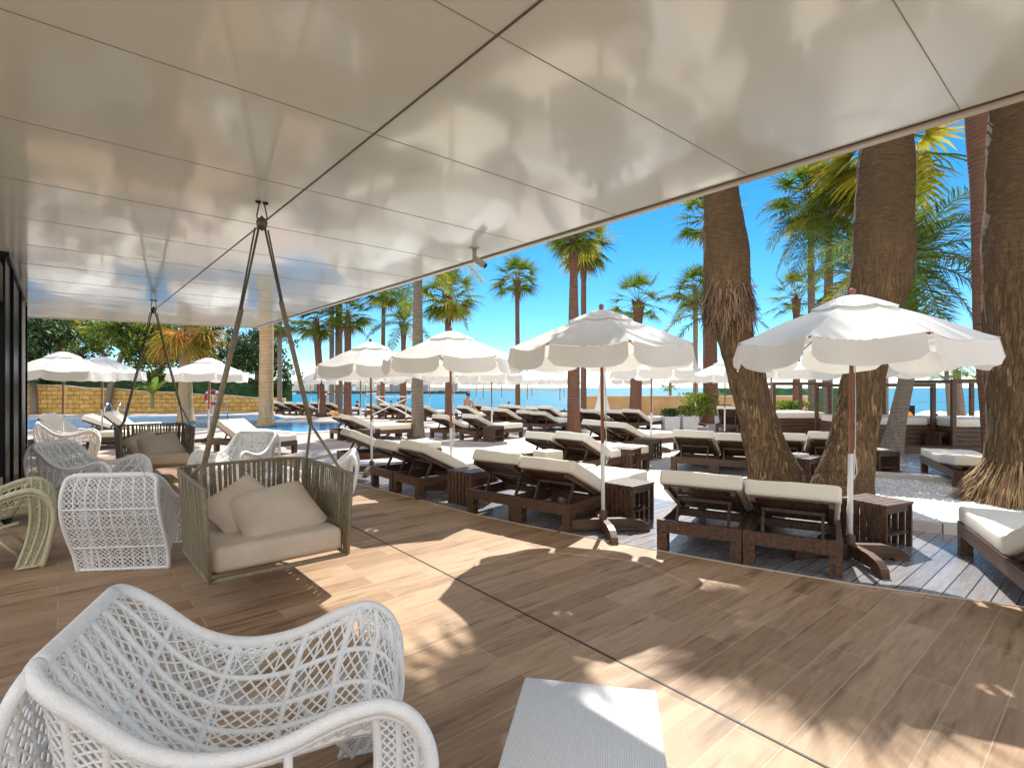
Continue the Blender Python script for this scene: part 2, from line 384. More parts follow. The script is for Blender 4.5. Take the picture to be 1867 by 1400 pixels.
edge = [(-70, -30), (60, -30), (60, 19), (17.5, 19.5), (17, 31.5), (4.2, 31.5), (3.5, 35), (-14, 41), (-70, 44)]
sheet('pool_deck', edge, 0, M_paving, thick=5)
arc = [(9, 2.6), (6, 2.95), (4.8, 3.35), (3.7, 3.83), (2.77, 4.27), (2.05, 4.72), (1.40, 5.18), (.70, 5.69), (.1, 6.15), (-.54, 6.7), (-1.33, 7.52), (-2.37, 8.56), (-3.3, 9.6), (-4.2, 10.7), (-5.2, 12.2)]
sheet('terrace_floor', arc + [(-6.4, 13.6), (-10.9, 11.7), (-30, 2), (-30, -12), (14, -12), (14, 2.2)], .012, M_terrace)
tr = MB()
tr.tube([(x, y, .014) for x, y in arc], .008, 6)
tag(tr.build('terrace_edge_strip', mat('edge_trim', (.55, .45, .36), .5)), kind='structure')
jt = MB(); a, b2 = Vector((1.307, 2.229, .0135)), Vector((-1.81, 6.05, .0135)); d = (b2 - a).normalized()
jt.bar(a - d * 6, b2 + d * 2.6, .013, .004)
tag(jt.build('floor_expansion_joint', mat('joint_rubber', (.035, .03, .028), .6)), kind='structure')
outer = [(4.74, 5.75), (4.0, 6.22), (3.1, 6.8), (2.3, 7.4), (1.45, 8.3), (.6, 9.05), (-.4, 9.75), (-1.9, 10.9), (-2.9, 11.4), (-3.9, 11.6)]
sheet('lounger_deck', arc[0:13] + outer[::-1] + [(7.2, 5.0), (9, 4.9)], .006, M_deck)
sheet('rear_deck', [(6.5, 9.55), (7.6, 8.85), (9.5, 8.2), (16, 8.2), (16, 13.3), (7.2, 13.3), (6.4, 11)], .007, M_deck)
M_gravel = mat('white_gravel', (.50, .46, .41), .9, col2=(.84, .81, .76), nscale=42, bump=1, bscale=60, contrast=(.38, .52))
bed = [(4.74, 5.85), (7.2, 5.15), (9, 5.1), (9.2, 7.6), (7.55, 8.62), (6.35, 9.3), (4.6, 9.0), (3.2, 8.6), (2.55, 7.9), (3.1, 6.95), (4.0, 6.35)]
sheet('gravel_bed', bed, .05, M_gravel)
rk = random.Random(5); gb = MB()
for i in range(5200):
    x = rk.uniform(2.6, 9); y = rk.uniform(5.2, 9.2)
    ins = False; j = len(bed) - 1
    for k in range(len(bed)):
        if (bed[k][1] > y) != (bed[j][1] > y) and x < (bed[j][0] - bed[k][0]) * (y - bed[k][1]) / (bed[j][1] - bed[k][1]) + bed[k][0]: ins = not ins
        j = k
    if not ins: continue
    r = rk.uniform(.012, .026); vs = [(x + r * math.cos(a), y + r * math.sin(a) * rk.uniform(.6, 1), .05) for a in (0, 1.26, 2.5, 3.77, 5.03)] + [(x + rk.uniform(-.004, .004), y, .05 + r * .8)]
    gb.add(vs, [(0, 1, 5), (1, 2, 5), (2, 3, 5), (3, 4, 5), (4, 0, 5)])
tag(gb.build('gravel_pebbles', mat('pebble', (.74, .71, .66), .85, island=.3), smooth=True), kind='stuff')
kb = MB()
for i in range(len(bed)):
    p, q = bed[i], bed[(i + 1) % len(bed)]
    if i in (0, 9, 10, 8): wdt = .11
    else: wdt = .13
    if i in (3, 4): wdt = .42
    pv, qv = Vector((*p, .055)), Vector((*q, .055)); dd = (qv - pv).normalized() * wdt * .3
    kb.bar(pv - dd * 0, qv + dd * 0, wdt, .11)
tag(kb.build('gravel_bed_kerb', M_conc), kind='structure')

# pool
poolpx = [(-60, 768), (100, 763), (300, 758.5), (500, 756), (528, 763.5), (500, 768.5), (640, 770), (618, 786), (545, 791), (470, 784), (300, 782), (120, 783), (-60, 790)]
pool = [gp(x, y) for x, y in poolpx]
M_water = mat('pool_water', (.0, .11, .36), .12, spec=.1, col2=(.0, .29, .55), nscale=.8, bump=.35, bscale=2.5, contrast=(.3, .7))
sheet('pool_water', pool, .006, M_water)
cp = MB(); n = len(pool)
for i in range(n):
    p, q = Vector((*pool[i], .02)), Vector((*pool[(i + 1) % n], .02)); d = (q - p).normalized() * .12
    cp.bar(p - d, q + d, .34, .04 + (i % 2) * .004)
tag(cp.build('pool_coping', M_caphite), kind='structure')

# sea, beach, far coast
M_sea = mat('sea', (.0, .12, .21), .5, spec=.12, col2=(.0, .205, .31), nscale=.02, nstretch=(1, 3.5, 1), bump=.6, bscale=.35)
sheet('sea', [(-9000, 55), (9000, 55), (9000, 15000), (-9000, 15000)], -4.0, M_sea)
sheet('beach', [(-60, 10), (120, 10), (120, 66), (3, 69), (-60, 70)], -3.55, M_beach, thick=2)
M_gr = mat('inland_ground', (.16, .15, .10), .95, col2=(.24, .22, .15), nscale=.2)
sheet('ground', [(-4000, -4000), (4000, -4000), (4000, 40), (-4000, 90)], -4.6, M_gr)
# far headland
hb = MB(); rk = random.Random(2)
def ridge(s, t):
    x = -620 + s * 700; base = (1 - s) ** 1.3 * 24 + 1.5
    h = base * (.75 + .35 * noise.noise(Vector((s * 9, 1.7, 0)))) * math.sin(PI * min(max(t, 0), 1)) ** .6
    return (x, 760 + t * 320 + s * 60, -4.2 + h + (2.2 if 0 < t < 1 else 0))
hb.grid(ridge, 60, 8)
tag(hb.build('headland', M_hill, smooth=True), kind='structure')
bw = MB()
for i in range(170):
    x = -330 + i * 1.72; s = rk.uniform(1.4, 2.8)
    bw.hexa([(x + a * s + rk.uniform(-.5, .5), 470 + b3 * s * 2, -4.6 + c * rk.uniform(2.2, 3.6)) for c in (0, 1) for a, b3 in ((-1, -1), (1, -1), (1, 1), (-1, 1))])
tag(bw.build('rock_breakwater', M_rock), kind='structure')
for i in range(11):
    x = -560 + i * 48 + rk.uniform(-14, 14); y = 742 + rk.uniform(0, 16); wd = rk.uniform(12, 26); hh = rk.uniform(6, 13)
    bl = empty('apartment_building', (x, y, -3)); m1 = MB(); m1.box(-wd / 2, wd / 2, 0, 14, 0, hh); m1.build('wall', M_house, bl)
    m2 = MB(); m2.box(-wd / 2 - .5, wd / 2 + .5, -.5, 14.5, hh, hh + .8); m2.build('roof', M_gloss_red if i % 2 else M_house, bl)
    for r_ in range(int(hh // 3)):
        m3 = MB(); m3.box(-wd / 2 + 1, wd / 2 - 1, -.08, .4, r_ * 3 + 1.1, r_ * 3 + 2.5); m3.build('window_band', M_glass, bl)
    words = ['leftmost', 'second from the left', 'third from the left', 'fourth from the left', 'fifth from the left', 'middle', 'fifth from the right', 'fourth from the right', 'third from the right', 'second from the right', 'rightmost']
    tag(bl, 'tiny cream apartment block on the far shore, %s of the eleven' % words[i], 'building', 'buildings across the bay')
for i in range(5):
    x = -215 + i * 34 + rk.uniform(-5, 5)
    bt = empty('moored_boat', (x, 440, -4)); h1 = MB()
    h1.hexa([(-3.5, -1, 0), (3.5, -1, 0), (3.5, 1, 0), (-3.5, 1, 0), (-4, -1.3, 1.2), (5, -.3, 1.5), (5, .3, 1.5), (-4, 1.3, 1.2)]); h1.build('hull', M_paper, bt)
    h2 = MB(); h2.box(-2, 1.5, -.8, .8, 1.25, 2.4); h2.build('cabin', M_navy, bt)
    h3 = MB(); h3.tube([(0, 0, 2.4), (0, 0, 5.5)], .12); h3.build('mast', M_steel, bt)
    tag(bt, 'small white boat off the breakwater, number %s from the left by the dark rocks' % ['one', 'two', 'three', 'four', 'five'][i], 'boat', 'boats moored by the breakwater')

# ================================================================== canopy roof and glass wall
fa = Vector((1.736, 3.82, 0)); far = Vector((-6.56, 13.5, 0)); farl = Vector((-10.5, 11.4, 0))
d1 = (far - fa).normalized(); near = fa - d1 * 2.75
nl = near - D2 * 4.75; fl = farl - Vector((.881, .473, 0)) * 2; flb = Vector((-9.5, 9.6, 0))
can = empty('canopy_roof', (-2, 5, 0))
tag(can, 'glossy cream panelled canopy roof over the wood-look terrace', 'canopy roof')
def cpart(mb, name, m, smooth=False):
    for i, v in enumerate(mb.v): mb.v[i] = (v[0] + 2, v[1] - 5, v[2])
    return mb.build(name, m, can, smooth)
M_ceil = mat('gloss_ceiling', (.745, .845, .85), .2, spec=.5, coat=.75)
Nn = M_ceil.node_tree.nodes; Ll = M_ceil.node_tree.links
tc = Nn.new('ShaderNodeTexCoord'); nz = Nn.new('ShaderNodeTexNoise'); nz.inputs['Scale'].default_value = 1.1; nz.inputs['Detail'].default_value = 2
mpc = Nn.new('ShaderNodeMapping'); mpc.inputs['Scale'].default_value = (1, .6, 1)
Ll.new(tc.outputs['Object'], mpc.inputs[0]); Ll.new(mpc.outputs[0], nz.inputs[0])
bp = Nn.new('ShaderNodeBump'); bp.inputs['Strength'].default_value = .5; bp.inputs['Distance'].default_value = .02
Ll.new(nz.outputs[0], bp.inputs['Height']); Ll.new(bp.outputs[0], Nn['Principled BSDF'].inputs['Normal']); Ll.new(bp.outputs[0], Nn['Principled BSDF'].inputs['Coat Normal'])
Nn['Principled BSDF'].inputs['Coat Roughness'].default_value = .085
Nn['Principled BSDF'].inputs['Coat IOR'].default_value = 1.6
mb = MB(); mb.prism([(p.x, p.y) for p in (near, far, farl, fl, flb, nl)], CEIL, CEIL + .16); cpart(mb, 'ceiling', M_ceil)
mb = MB()
n1 = Vector((d1.y, -d1.x, 0))
mb.bar(near + n1 * .03 + Vector((0, 0, CEIL + .06)), far + n1 * .03 + d1 * .06 + Vector((0, 0, CEIL + .06)), .06, .16)
e2 = (farl - far).normalized()
mb.bar(far + d1 * .03 + Vector((0, 0, CEIL + .062)), farl + e2 * 5 + d1 * .03 + Vector((0, 0, CEIL + .062)), .06, .16)
cpart(mb, 'fascia', mat('fascia_metal', (.60, .57, .52), .3))
mb = MB()
mb.bar(near - n1 * .012 + Vector((0, 0, CEIL - .002)), far - n1 * .012 + Vector((0, 0, CEIL - .002)), .02, .006)
cpart(mb, 'edge_joint', M_bronze)
def cline(c):            # point on the ceiling line parallel to the fascia with X + .8577 Y = c
    return Vector((c, 0, 0))
M_seam = mat('ceiling_seam', (.10, .09, .075), .6); M_seaml = mat('ceiling_seam_light', (.28, .26, .22), .4)
dd = Vector((-.6510, .7590, 0))
mb = MB(); p = Vector((-.05, 2.286, CEIL - .001)); mb.bar(p - dd * 2.6, p + dd * 11.5, .011, .006); cpart(mb, 'track_seam', M_seam)
k = 0
for s in [.609 + 1.181 * i for i in range(0, 10)]:
    base = dd * s; mb = MB()
    # from the fascia line (c=5.016) back to the wall line
    ex = Vector((.759, .651, 0)) * (4.99 * .759)
    st = Vector((.759, .651, 0)) * (-.75 * .759) 
    z = Vector((0, 0, CEIL - .0005))
    mb.bar(base + st * 1.0 + z, base + ex + z, .0045, .003); cpart(mb, 'panel_seam', M_seaml)
    k += 1
mb = MB(); q = Vector((-.95, 0, CEIL - .0007)) ; 
# black glass facade
gw = empty('glass_facade', (-8.9, 9.69, 0), math.atan2(-.759, .651))
tag(gw, 'black framed dark glass wall under the left end of the canopy', 'glass wall')
LW = 4.9
mb = MB(); mb.box(.06, LW, -.02, .0, .05, CEIL - .06); mb.build('pane', M_glass, gw)
mb = MB(); mb.box(.0, .09, -.08, .03, .012, CEIL - .002)
for x in (2.05, 4.0): mb.box(x, x + .05, -.06, .03, .05, CEIL - .06)
mb.box(.09, LW, -.06, .03, .012, .05); mb.box(.09, LW, -.06, .03, CEIL - .06, CEIL - .002); mb.build('frame', M_black, gw)
mb = MB(); mb.box(1.05, 1.075, -.05, .035, .05, CEIL - .06); mb.build('mullion', M_steel, gw)
mb = MB(); mb.box(0.005, .09, -3.5, -.085, .012, CEIL - .004); mb.build('side_wall', M_black, gw)

# security camera on the ceiling
sc_ = empty('security_camera', (-.41, 5.80, CEIL)); tag(sc_, 'small off-white security camera under the canopy edge', 'camera')
M_camw = mat('camera_shell', (.45, .43, .38), .4)
mb = MB(); mb.lathe([(0, 0), (.055, 0), (.055, -.014), (.0, -.014)], 16); mb.build('mount_plate', M_camw, sc_)
mb = MB(); mb.tube([(0, 0, -.01), (0, 0, -.12), (.02, 0, -.14)], .024, 10); mb.build('bracket', M_camw, sc_, True)
mb = MB(); mb.tube([(-.0, 0, -.115), (.04, -.02, -.15), (.12, -.05, -.21)], [.03, .036, .036], 12); mb.build('housing', M_camw, sc_, True)
mb = MB(); mb.tube([(.12, -.05, -.21), (.125, -.052, -.214)], .026, 12); mb.build('lens', M_black, sc_)
# ================================================================== parasols
def make_umbrella(rad=1.03, top=2.40, rim=2.03, val=.20, seed=1, twist=.04):
    rk = random.Random(seed)
    root = empty('parasol')
    n = 8; mb = MB()
    ca = [2 * PI * (i + twist) / n for i in range(n + 1)]
    def can_pt(i, u, v):     # u 0 centre..1 rim, v 0..1 across the panel
        r = rad * (.08 + .92 * u)
        a0, a1 = ca[i], ca[i + 1]
        p = Vector((math.cos(a0), math.sin(a0), 0)).lerp(Vector((math.cos(a1), math.sin(a1), 0)), v) * r
        sag = math.sin(PI * v) * (.055 * u * (1 - .25 * u) )
        z = top - (top - rim) * (u ** 1.12) - sag + .022 * u * noise.noise(Vector((p.x * 4, p.y * 4, seed)))
        return (p.x, p.y, z)
    for i in range(n): mb.grid(lambda u, v: can_pt(i, u, v), 9, 8)
    mb.build('canopy', M_cloth, root, True)
    mb = MB()
    for i in range(n):
        ph = rk.uniform(0, 6)
        def vp(u, v):
            x, y, z = can_pt(i, 1, .035 + v * .93); d = Vector((x, y, 0)).normalized()
            e = (min(v, 1 - v) * 2) ; drop = val * (1 if e > .22 else .72 + .28 * math.sin(e / .22 * PI / 2))
            k = .018 * math.sin(v * 9 + ph) * u + .03 * u
            return (x + d.x * k, y + d.y * k, z - .003 - drop * u)
        mb.grid(vp, 4, 14)
    mb.build('valance', M_cloth, root, True)
    mb = MB()
    for i in range(n):
        def cpnt(u, v):
            x, y, z = can_pt(i, u * .30, v); return (x, y, z + .045 - .02 * u)
        mb.grid(cpnt, 3, 4)
    mb.build('vent_cap', M_cloth, root, True)
    mb = MB(); mb.tube([(0, 0, .95), (0, 0, top + .03)], .019, 10); mb.build('upper_pole', M_woodred, root, True)
    mb = MB(); mb.tube([(0, 0, .06), (0, 0, .98)], .023, 12); mb.build('lower_pole', M_whitemetal, root, True)
    mb = MB(); mb.lathe([(0, .10), (.02, .095), (.03, .07), (.022, .045), (.036, .02), (.036, 0)], 12, (0, 0, top + .02)); mb.build('finial', M_woodred, root, True)
    mb = MB(); mb.tube([(0, 0, top - .48), (0, 0, top - .40)], .035, 10); mb.build('runner', M_woodred, root)
    for i in range(n):
        mb = MB(); a = ca[i]; c_, s_ = math.cos(a), math.sin(a)
        mb.tube([(.03 * c_, .03 * s_, top - .035), (rad * .99 * c_, rad * .99 * s_, rim - .012)], .008, 4)
        rib = mb.build('rib', M_woodred, root)
        mb = MB(); mb.tube([(.03 * c_, .03 * s_, top - .44), (rad * .5 * c_, rad * .5 * s_, (top * .52 + rim * .48) - .01)], .007, 4); mb.build('strut', M_woodred, rib)
    for k in range(2):
        mb = MB(); a = k * PI / 2; c_, s_ = math.cos(a), math.sin(a)
        prof = [(-.52, .0), (-.50, .07), (-.42, .12), (-.30, .145), (.30, .145), (.42, .12), (.50, .07), (.52, 0), (.40, 0), (.36, .035), (-.36, .035), (-.40, 0)]
        z0 = .004 * k
        P = [(x * c_, x * s_, z + z0) for x, z in prof]; off = Vector((-s_, c_, 0)) * .035
        nn = len(P); vs = [Vector(p) - off for p in P] + [Vector(p) + off for p in P]
        quads = [(0, 1, 10, 11) if False else None]
        fs = [(i, (i + 1) % nn, nn + (i + 1) % nn, nn + i) for i in range(nn)]
        # side caps as quads along the arch
        caps = [(0, 1, 10, 11), (1, 2, 10), (2, 3, 4, 5, 9, 10), (5, 6, 9), (6, 7, 8, 9)]
        fs += [tuple(reversed(c3)) for c3 in caps] + [tuple(i + nn for i in c3) for c3 in caps]
        mb.add(vs, fs); mb.build('base_beam', M_wood, root)
    mb = MB(); mb.lathe([(.045, .10), (.045, .22), (.024, .24)], 12); mb.build('pole_socket', M_wood, root, True)
    mb = MB(); mb.tube([(.03, 0, 1.9), (.045, .01, 1.5), (.035, -.01, 1.15), (.05, .02, .98), (.06, 0, .80), (.045, .02, .74), (.035, .0, .9), (.03, 0, 1.02)], .005, 4); mb.build('pull_cord', M_caphite, root)
    return root
umb = Proto(make_umbrella(seed=1))
umb2 = Proto(make_umbrella(seed=5, twist=-.03, rim=2.0, val=.2))
UG = 'white parasols over the loungers'
U = [  # x px, depth, rotation, label, proto
 (1100, 5.88, .06, 'white parasol in the centre between the two nearest double loungers, cord hanging on its pole', umb),
 (1549, 4.93, -.05, 'large white parasol nearest on the right, in front of the two leaning palm trunks', umb2),
 (823, 8.05, -.04, 'white parasol left of the centre, above the brown arched foot by the side table', umb),
 (678, 9.9, .03, 'white parasol third from the front, its left edge against the swing rope', umb2),
 (1187, 13.0, .2, 'white parasol directly behind the centre one, pole by the palm-less gap', umb),
 (1321, 16.4, .9, 'white parasol just left of the leaning palm trunk, before the white planters', umb2),
 (1407, 12.8, .4, 'white parasol between the two leaning palm trunks, its pole against the open timber frame', umb),
 (1587, 9.9, .65, 'white parasol half hidden behind the right leaning palm trunk', umb2),
 (657, 16.3, .1, 'white parasol behind the lounger with the rolled orange towel', umb),
 (897, 16.9, .5, 'white parasol over the lounger pair right of the ringed palm trunk', umb2),
 (827, 19.7, .2, 'white parasol in the middle rows beside the seated bather', umb),
 (114, 12.6, .4, 'white wavy-edged parasol leftmost of all, before the yellow stone wall', umb2),
 (186, 14.6, .0, 'white wavy-edged parasol second from the left, by the pool ladder', umb),
 (380, 15.2, .7, 'white parasol at the pool edge in front of the red lifebuoy ring', umb2),
 (566, 34, .1, 'small far parasol furthest left by the sea', umb), (581, 28.6, .5, 'small far parasol with white lower pole left of the folded red ring', umb2),
 (667, 34, .3, 'small far parasol behind the crossed metal frame', umb), (701, 33, .6, 'small far parasol left of the far palm stem', umb2),
 (740, 23.5, .2, 'small parasol left of the ringed palm trunk with white lower pole', umb), (783, 35, .4, 'small far parasol right of the ringed palm trunk', umb2),
 (868, 34, .1, 'small far parasol right of the seated bather', umb), (881, 30, .8, 'small far parasol second to the right of the seated bather', umb2),
 (915, 32, .3, 'small far parasol left of the slim tall palm', umb), (961, 28, .5, 'small far parasol right of the slim tall palm', umb2),
 (970, 36, .0, 'small far parasol farthest back behind the slim tall palm', umb), (1020, 26, .3, 'small far parasol with black pole left of the flared palm trunk', umb2),
 (1029, 34, .7, 'small far parasol touching the flared palm trunk', umb), (1150, 27, .2, 'small far parasol in front of the tan wall', umb2),
 (1268, 22, .6, 'small far parasol over the white planter boxes', umb)]
for px, d, rz, lab, pr in U:
    uo = pr.put(((px - CX) / F * d, d, .006 if d < 9 else 0), rz, lab, 'parasol', UG)
    uo.rotation_euler.x = .012 * math.sin(px); uo.rotation_euler.y = .014 * math.cos(px * 1.7)
# closed parasol
cu = empty('closed_parasol', ((1098 - CX) / F * 22, 22, 0)); mb = MB()
mb.lathe([(.03, 2.35), (.08, 2.2), (.12, 1.8), (.2, 1.2), (.34, .62), (.40, .5), (.34, .46), (.05, .5)], 14)
for i, v in enumerate(mb.v):
    a = math.atan2(v[1], v[0]); k = 1 + .13 * math.sin(a * 7); mb.v[i] = (v[0] * k, v[1] * k, v[2])
mb.build('folded_canopy', M_cloth, cu, True)
mb = MB(); mb.tube([(0, 0, 0), (0, 0, 2.4)], .025, 8); mb.build('pole', M_wood, cu); mb = MB(); mb.bar((-.4, 0, .04), (.4, 0, .04), .07, .08); mb.bar((0, -.4, .045), (0, .4, .045), .07, .08); mb.build('base', M_wood, cu)
tag(cu, 'folded white parasol hanging closed behind the central parasol pole', 'parasol')

# ================================================================== loungers
def make_lounger(steep=False, flat=False, deg=25, puff=.01):
    root = empty('sun_lounger'); W = .385
    hx = .76; a = R(42) if steep else (R(5) if flat else R(deg)); Lb = .78
    mb = MB()
    mb.box(.0, 2.0, -W, -W + .045, .185, .31); mb.box(.0, 2.0, W - .045, W, .185, .31)
    mb.box(-.0, .05, -W + .045, W - .045, .188, .307); mb.box(1.95, 2.0, -W + .045, W - .045, .188, .307)
    mb.box(.70, .76, -W + .045, W - .045, .21, .285); mb.build('frame', M_wood, root)
    for x in (0.002, 1.898):
        for s in (-1, 1):
            mb = MB(); y = s * (W - .051); mb.box(x, x + .10, y - .049, y + .049, 0, .184); mb.build('leg', M_wood, root)
    mb = MB()
    for i in range(11):
        x = .82 + i * .105; mb.box(x, x + .075, -W + .05, W - .05, .285, .303)
    mb.build('slats', M_wood, root)
    mt = Matrix.Translation((hx, 0, .30)) @ Matrix.Rotation(a, 4, 'Y')
    mb = MB()
    mb.box(-Lb, -.0, -W + .06, -W + .10, -.035, .0); mb.box(-Lb, -.0, W - .10, W - .06, -.035, .0)
    for i in range(9): mb.box(-Lb + i * .087, -Lb + i * .087 + .062, -W + .055, W - .055, .001, .017)
    mb.v = [tuple(mt @ Vector(v)) for v in mb.v]; mb.build('backrest', M_wood, root)
    e = mt @ Vector((-.48, 0, -.03)); mb = MB()
    for s in (-1, 1): mb.bar((e.x, s * .24, e.z), (.20, s * .24, .255), .025, .035)
    mb.bar((.2, -.26, .25), (.2, .26, .25), .03, .03); mb.bar((e.x, -.26, e.z), (e.x, .26, e.z), .03, .03)
    mb.build('support_prop', M_wood, root)
    th = .145
    rbox('seat_cushion', M_cush, root, hx + .035, 2.0, -W + .008, W - .008, .306, .306 + th, .028, puff=puff)
    rbox('back_cushion', M_cush, root, -Lb - .015, -.008, -W + .008, W - .008, .02, .02 + th, .028, mtx=mt, puff=puff * 2)
    return root
lng = Proto(make_lounger()); lngv = [lng, Proto(make_lounger(deg=23, puff=.02)), Proto(make_lounger(deg=27, puff=.03))]; lst = Proto(make_lounger(True)); lfl = Proto(make_lounger(flat=True))
LG = 'wooden loungers with cream cushions'
LL = [ # head-centre X, Y, foot dir, label
 (1.745, 4.985, .51, .86, 'left dark timber lounger of the nearest front pair, right of the central parasol', lng),
 (2.415, 4.59, .51, .86, 'nearest front pair, right dark timber lounger, its leg beside the right parasol pole', lng),
 (-.27, 6.50, .62, .785, 'left lounger of the pair just left of the central parasol', lng),
 (.33, 6.02, .62, .785, 'right lounger of the pair just left of the central parasol, side table at its foot', lng),
 (-2.07, 8.36, .77, .64, 'left lounger of the pair by the wood-look terrace edge, behind the white rattan chair', lng),
 (-1.57, 7.77, .77, .64, 'right lounger of the pair by the wood-look terrace edge, next to the arched parasol foot', lng),
 (-3.4, 10.55, .85, .52, 'single lounger pointing right behind the swing rope fork', lng),
 (.44, 10.02, .76, .65, 'left lounger of the pair with the square stone box in front', lng),
 (.95, 9.43, .76, .65, 'right lounger of the pair with the square stone box in front, slatted table beside it', lng),
 (1.95, 13.4, .83, .55, 'left lounger behind the flared palm trunk in the third row', lng),
 (2.45, 12.95, .83, .55, 'right lounger behind the flared palm trunk in the third row', lng),
 (3.32, 9.78, .48, .876, 'left lounger of the row reaching behind the left leaning palm', lng),
 (3.98, 9.40, .48, .876, 'middle lounger of the row reaching behind the left leaning palm', lng),
 (5.0, 9.75, .40, .91, 'lounger seen between the two leaning palms, left of two', lng),
 (5.72, 9.45, .40, .91, 'lounger seen between the two leaning palms, right of two', lng),
 (3.72, 3.17, .475, .88, 'lounger cut off by the right picture edge, cushion striped with sun', lng),
 (7.22, 8.08, .42, .907, 'lounger behind the gravel bed on the right, its foot toward the left, on blue-grey boards', lfl),
 (-5.5, 16.35, .8, .6, 'lounger with a rolled orange towel on its backrest', lng),
 (-5.0, 15.75, .8, .6, 'lounger with a yellow towel over its middle', lng),
 (-2.35, 16.6, .72, .69, 'left lounger of the pair right of the ringed palm trunk', lng),
 (-1.35, 15.95, .72, .69, 'right lounger of the pair right of the ringed palm trunk, white pole at its side', lng),
 (.35, 19.4, .72, .69, 'left lounger of the middle pair left of the flared palm trunk', lng),
 (.87, 18.9, .72, .69, 'right lounger of the middle pair left of the flared palm trunk', lng),
 (-1.1, 21.5, .72, .69, 'left lounger right of the seated bather', lng), (-.55, 21.0, .72, .69, 'right lounger right of the seated bather', lng),
 (.8, 23.6, .72, .69, 'far lounger left of the black parasol pole', lng), (1.35, 23.1, .72, .69, 'far lounger directly at the black parasol pole', lng),
 (-.5, 25.6, .72, .69, 'far lounger under the slim tall palm, left one', lng), (.05, 25.1, .72, .69, 'far lounger under the slim tall palm, right one', lng),
 (-2.3, 23.6, .72, .69, 'lounger the bare-backed bather sits on', lng), (-1.9, 27.2, .72, .69, 'far lounger behind the bare-backed bather', lng),
 (3.8, 20.1, .72, .69, 'left lounger in front of the tan wall', lng), (4.32, 19.6, .72, .69, 'right lounger in front of the tan wall', lng),
 (2.4, 21.0, .72, .69, 'lounger behind the flared palm trunk near the tan wall, left one', lng), (2.95, 20.5, .72, .69, 'lounger behind the flared palm trunk near the tan wall, right one', lng),
 (-14.1, 31.2, .6, .8, 'far pool-side lounger, first in the row by the pale palm', lng), (-13.2, 30.9, .6, .8, 'far pool-side lounger, second in the row by the pale palm', lng),
 (-12.3, 30.5, .6, .8, 'far pool-side lounger, third in the row by the pale palm', lng), (-11.3, 30, .6, .8, 'far pool-side lounger, fourth in the row under the swing rope', lng),
 (-10.4, 29.6, .6, .8, 'far pool-side lounger, last in the row before the red folded ring', lng),
 (-7.5, 27.6, .72, .69, 'far lounger behind the crossed metal frame, left one', lng), (-6.7, 27.2, .72, .69, 'far lounger behind the crossed metal frame, middle one', lng),
 (-5.9, 26.8, .72, .69, 'far lounger behind the crossed metal frame, right one', lng), (-4.4, 25.4, .72, .69, 'far lounger just right of the ringed palm trunk', lng),
 (-12.15, 13.5, .93, .36, 'lounger with a steep backrest left, beside the leftmost parasol pole', lst),
 (-11.5, 14.8, .93, .36, 'lounger with a steep backrest behind the leftmost parasol pole', lst),
 (-13.4, 16.6, .93, .36, 'pale lounger at the pool edge under the second parasol from the left', lng),
 (-7.25, 13.5, .9, -.43, 'lounger pointing right behind the white rattan chair at the pool edge', lng),
 (7.55, 18.6, .5, .86, 'cream lounger in front of the white planters, left one', lst), (8.3, 18.3, .5, .86, 'cream lounger in front of the white planters, right one', lng)]
rj = random.Random(12)
for k_, (X, Y, dx, dy, lab, pr) in enumerate(LL):
    if pr is lng: pr = lngv[k_ % 3]
    z = .007 if Y < 9 else 0
    pr.put((X, Y, z), ang(dx, dy) + rj.uniform(-.018, .018), lab, 'lounger', LG)

# ================================================================== side tables
def make_table():
    root = empty('side_table'); s = .23
    mb = MB()
    for i in range(6):
        y = -s + i * .0785; mb.box(-s, s, y, y + .068, .43, .452)
    mb.build('top', M_wood, root)
    for sx in (-1, 1):
        mb = MB(); x = sx * (s - .02)
        for i in range(7):
            y = -s + .005 + i * .0665; mb.box(x - .012, x + .012, y, y + .05, .0, .429)
        mb.box(x - .016 - .012 * sx, x + .016 - .012 * sx, -s + .01, s - .01, .39, .425) ; mb.build('side_panel', M_wood, root)
    mb = MB()
    for i in range(5): y = -s + .02 + i * .09; mb.box(-s + .045, s - .045, y, y + .07, .14, .158)
    mb.build('shelf', M_wood, root)
    for q in (-1, 1): mb = MB(); mb.box(-s + .045, s - .045, q * (s - .03) - .01, q * (s - .03) + .01, .36, .425); mb.build('apron', M_wood, root)
    return root
tb = Proto(make_table())
TG = 'slatted side tables between loungers'
for (X, Y, rz, lab) in [
 (1.40, 6.42, .75, 'dark slatted side table right behind the central parasol pole'),
 (3.72, 5.42, .45, 'open slatted side table beside the right parasol pole'),
 (-.58, 7.38, .9, 'slatted side table beside the arched parasol foot, left of the middle pair'),
 (2.15, 10.05, .95, 'reddish slatted side table at the side of the lounger pair with the stone box'),
 (3.05, 11.9, .8, 'slatted side table behind the parasol pole with the curved foot'),
 (4.75, 8.75, .75, 'slatted side table between the leaning palms, white tray on it'),
 (-3.95, 14.6, .9, 'slatted side table with a yellow towel corner beside the tall red pole'),
 (-.55, 15.75, .9, 'slatted side table right of the ringed palm at the white pole'),
 (6.75, 9.75, .2, 'low side table with papers left of the right-hand lounger'),
 (11.0, 13.6, .1, 'vertical-slat table between the two right-hand daybeds')]:
    tb.put((X, Y, .007), rz, lab, 'side table', TG)
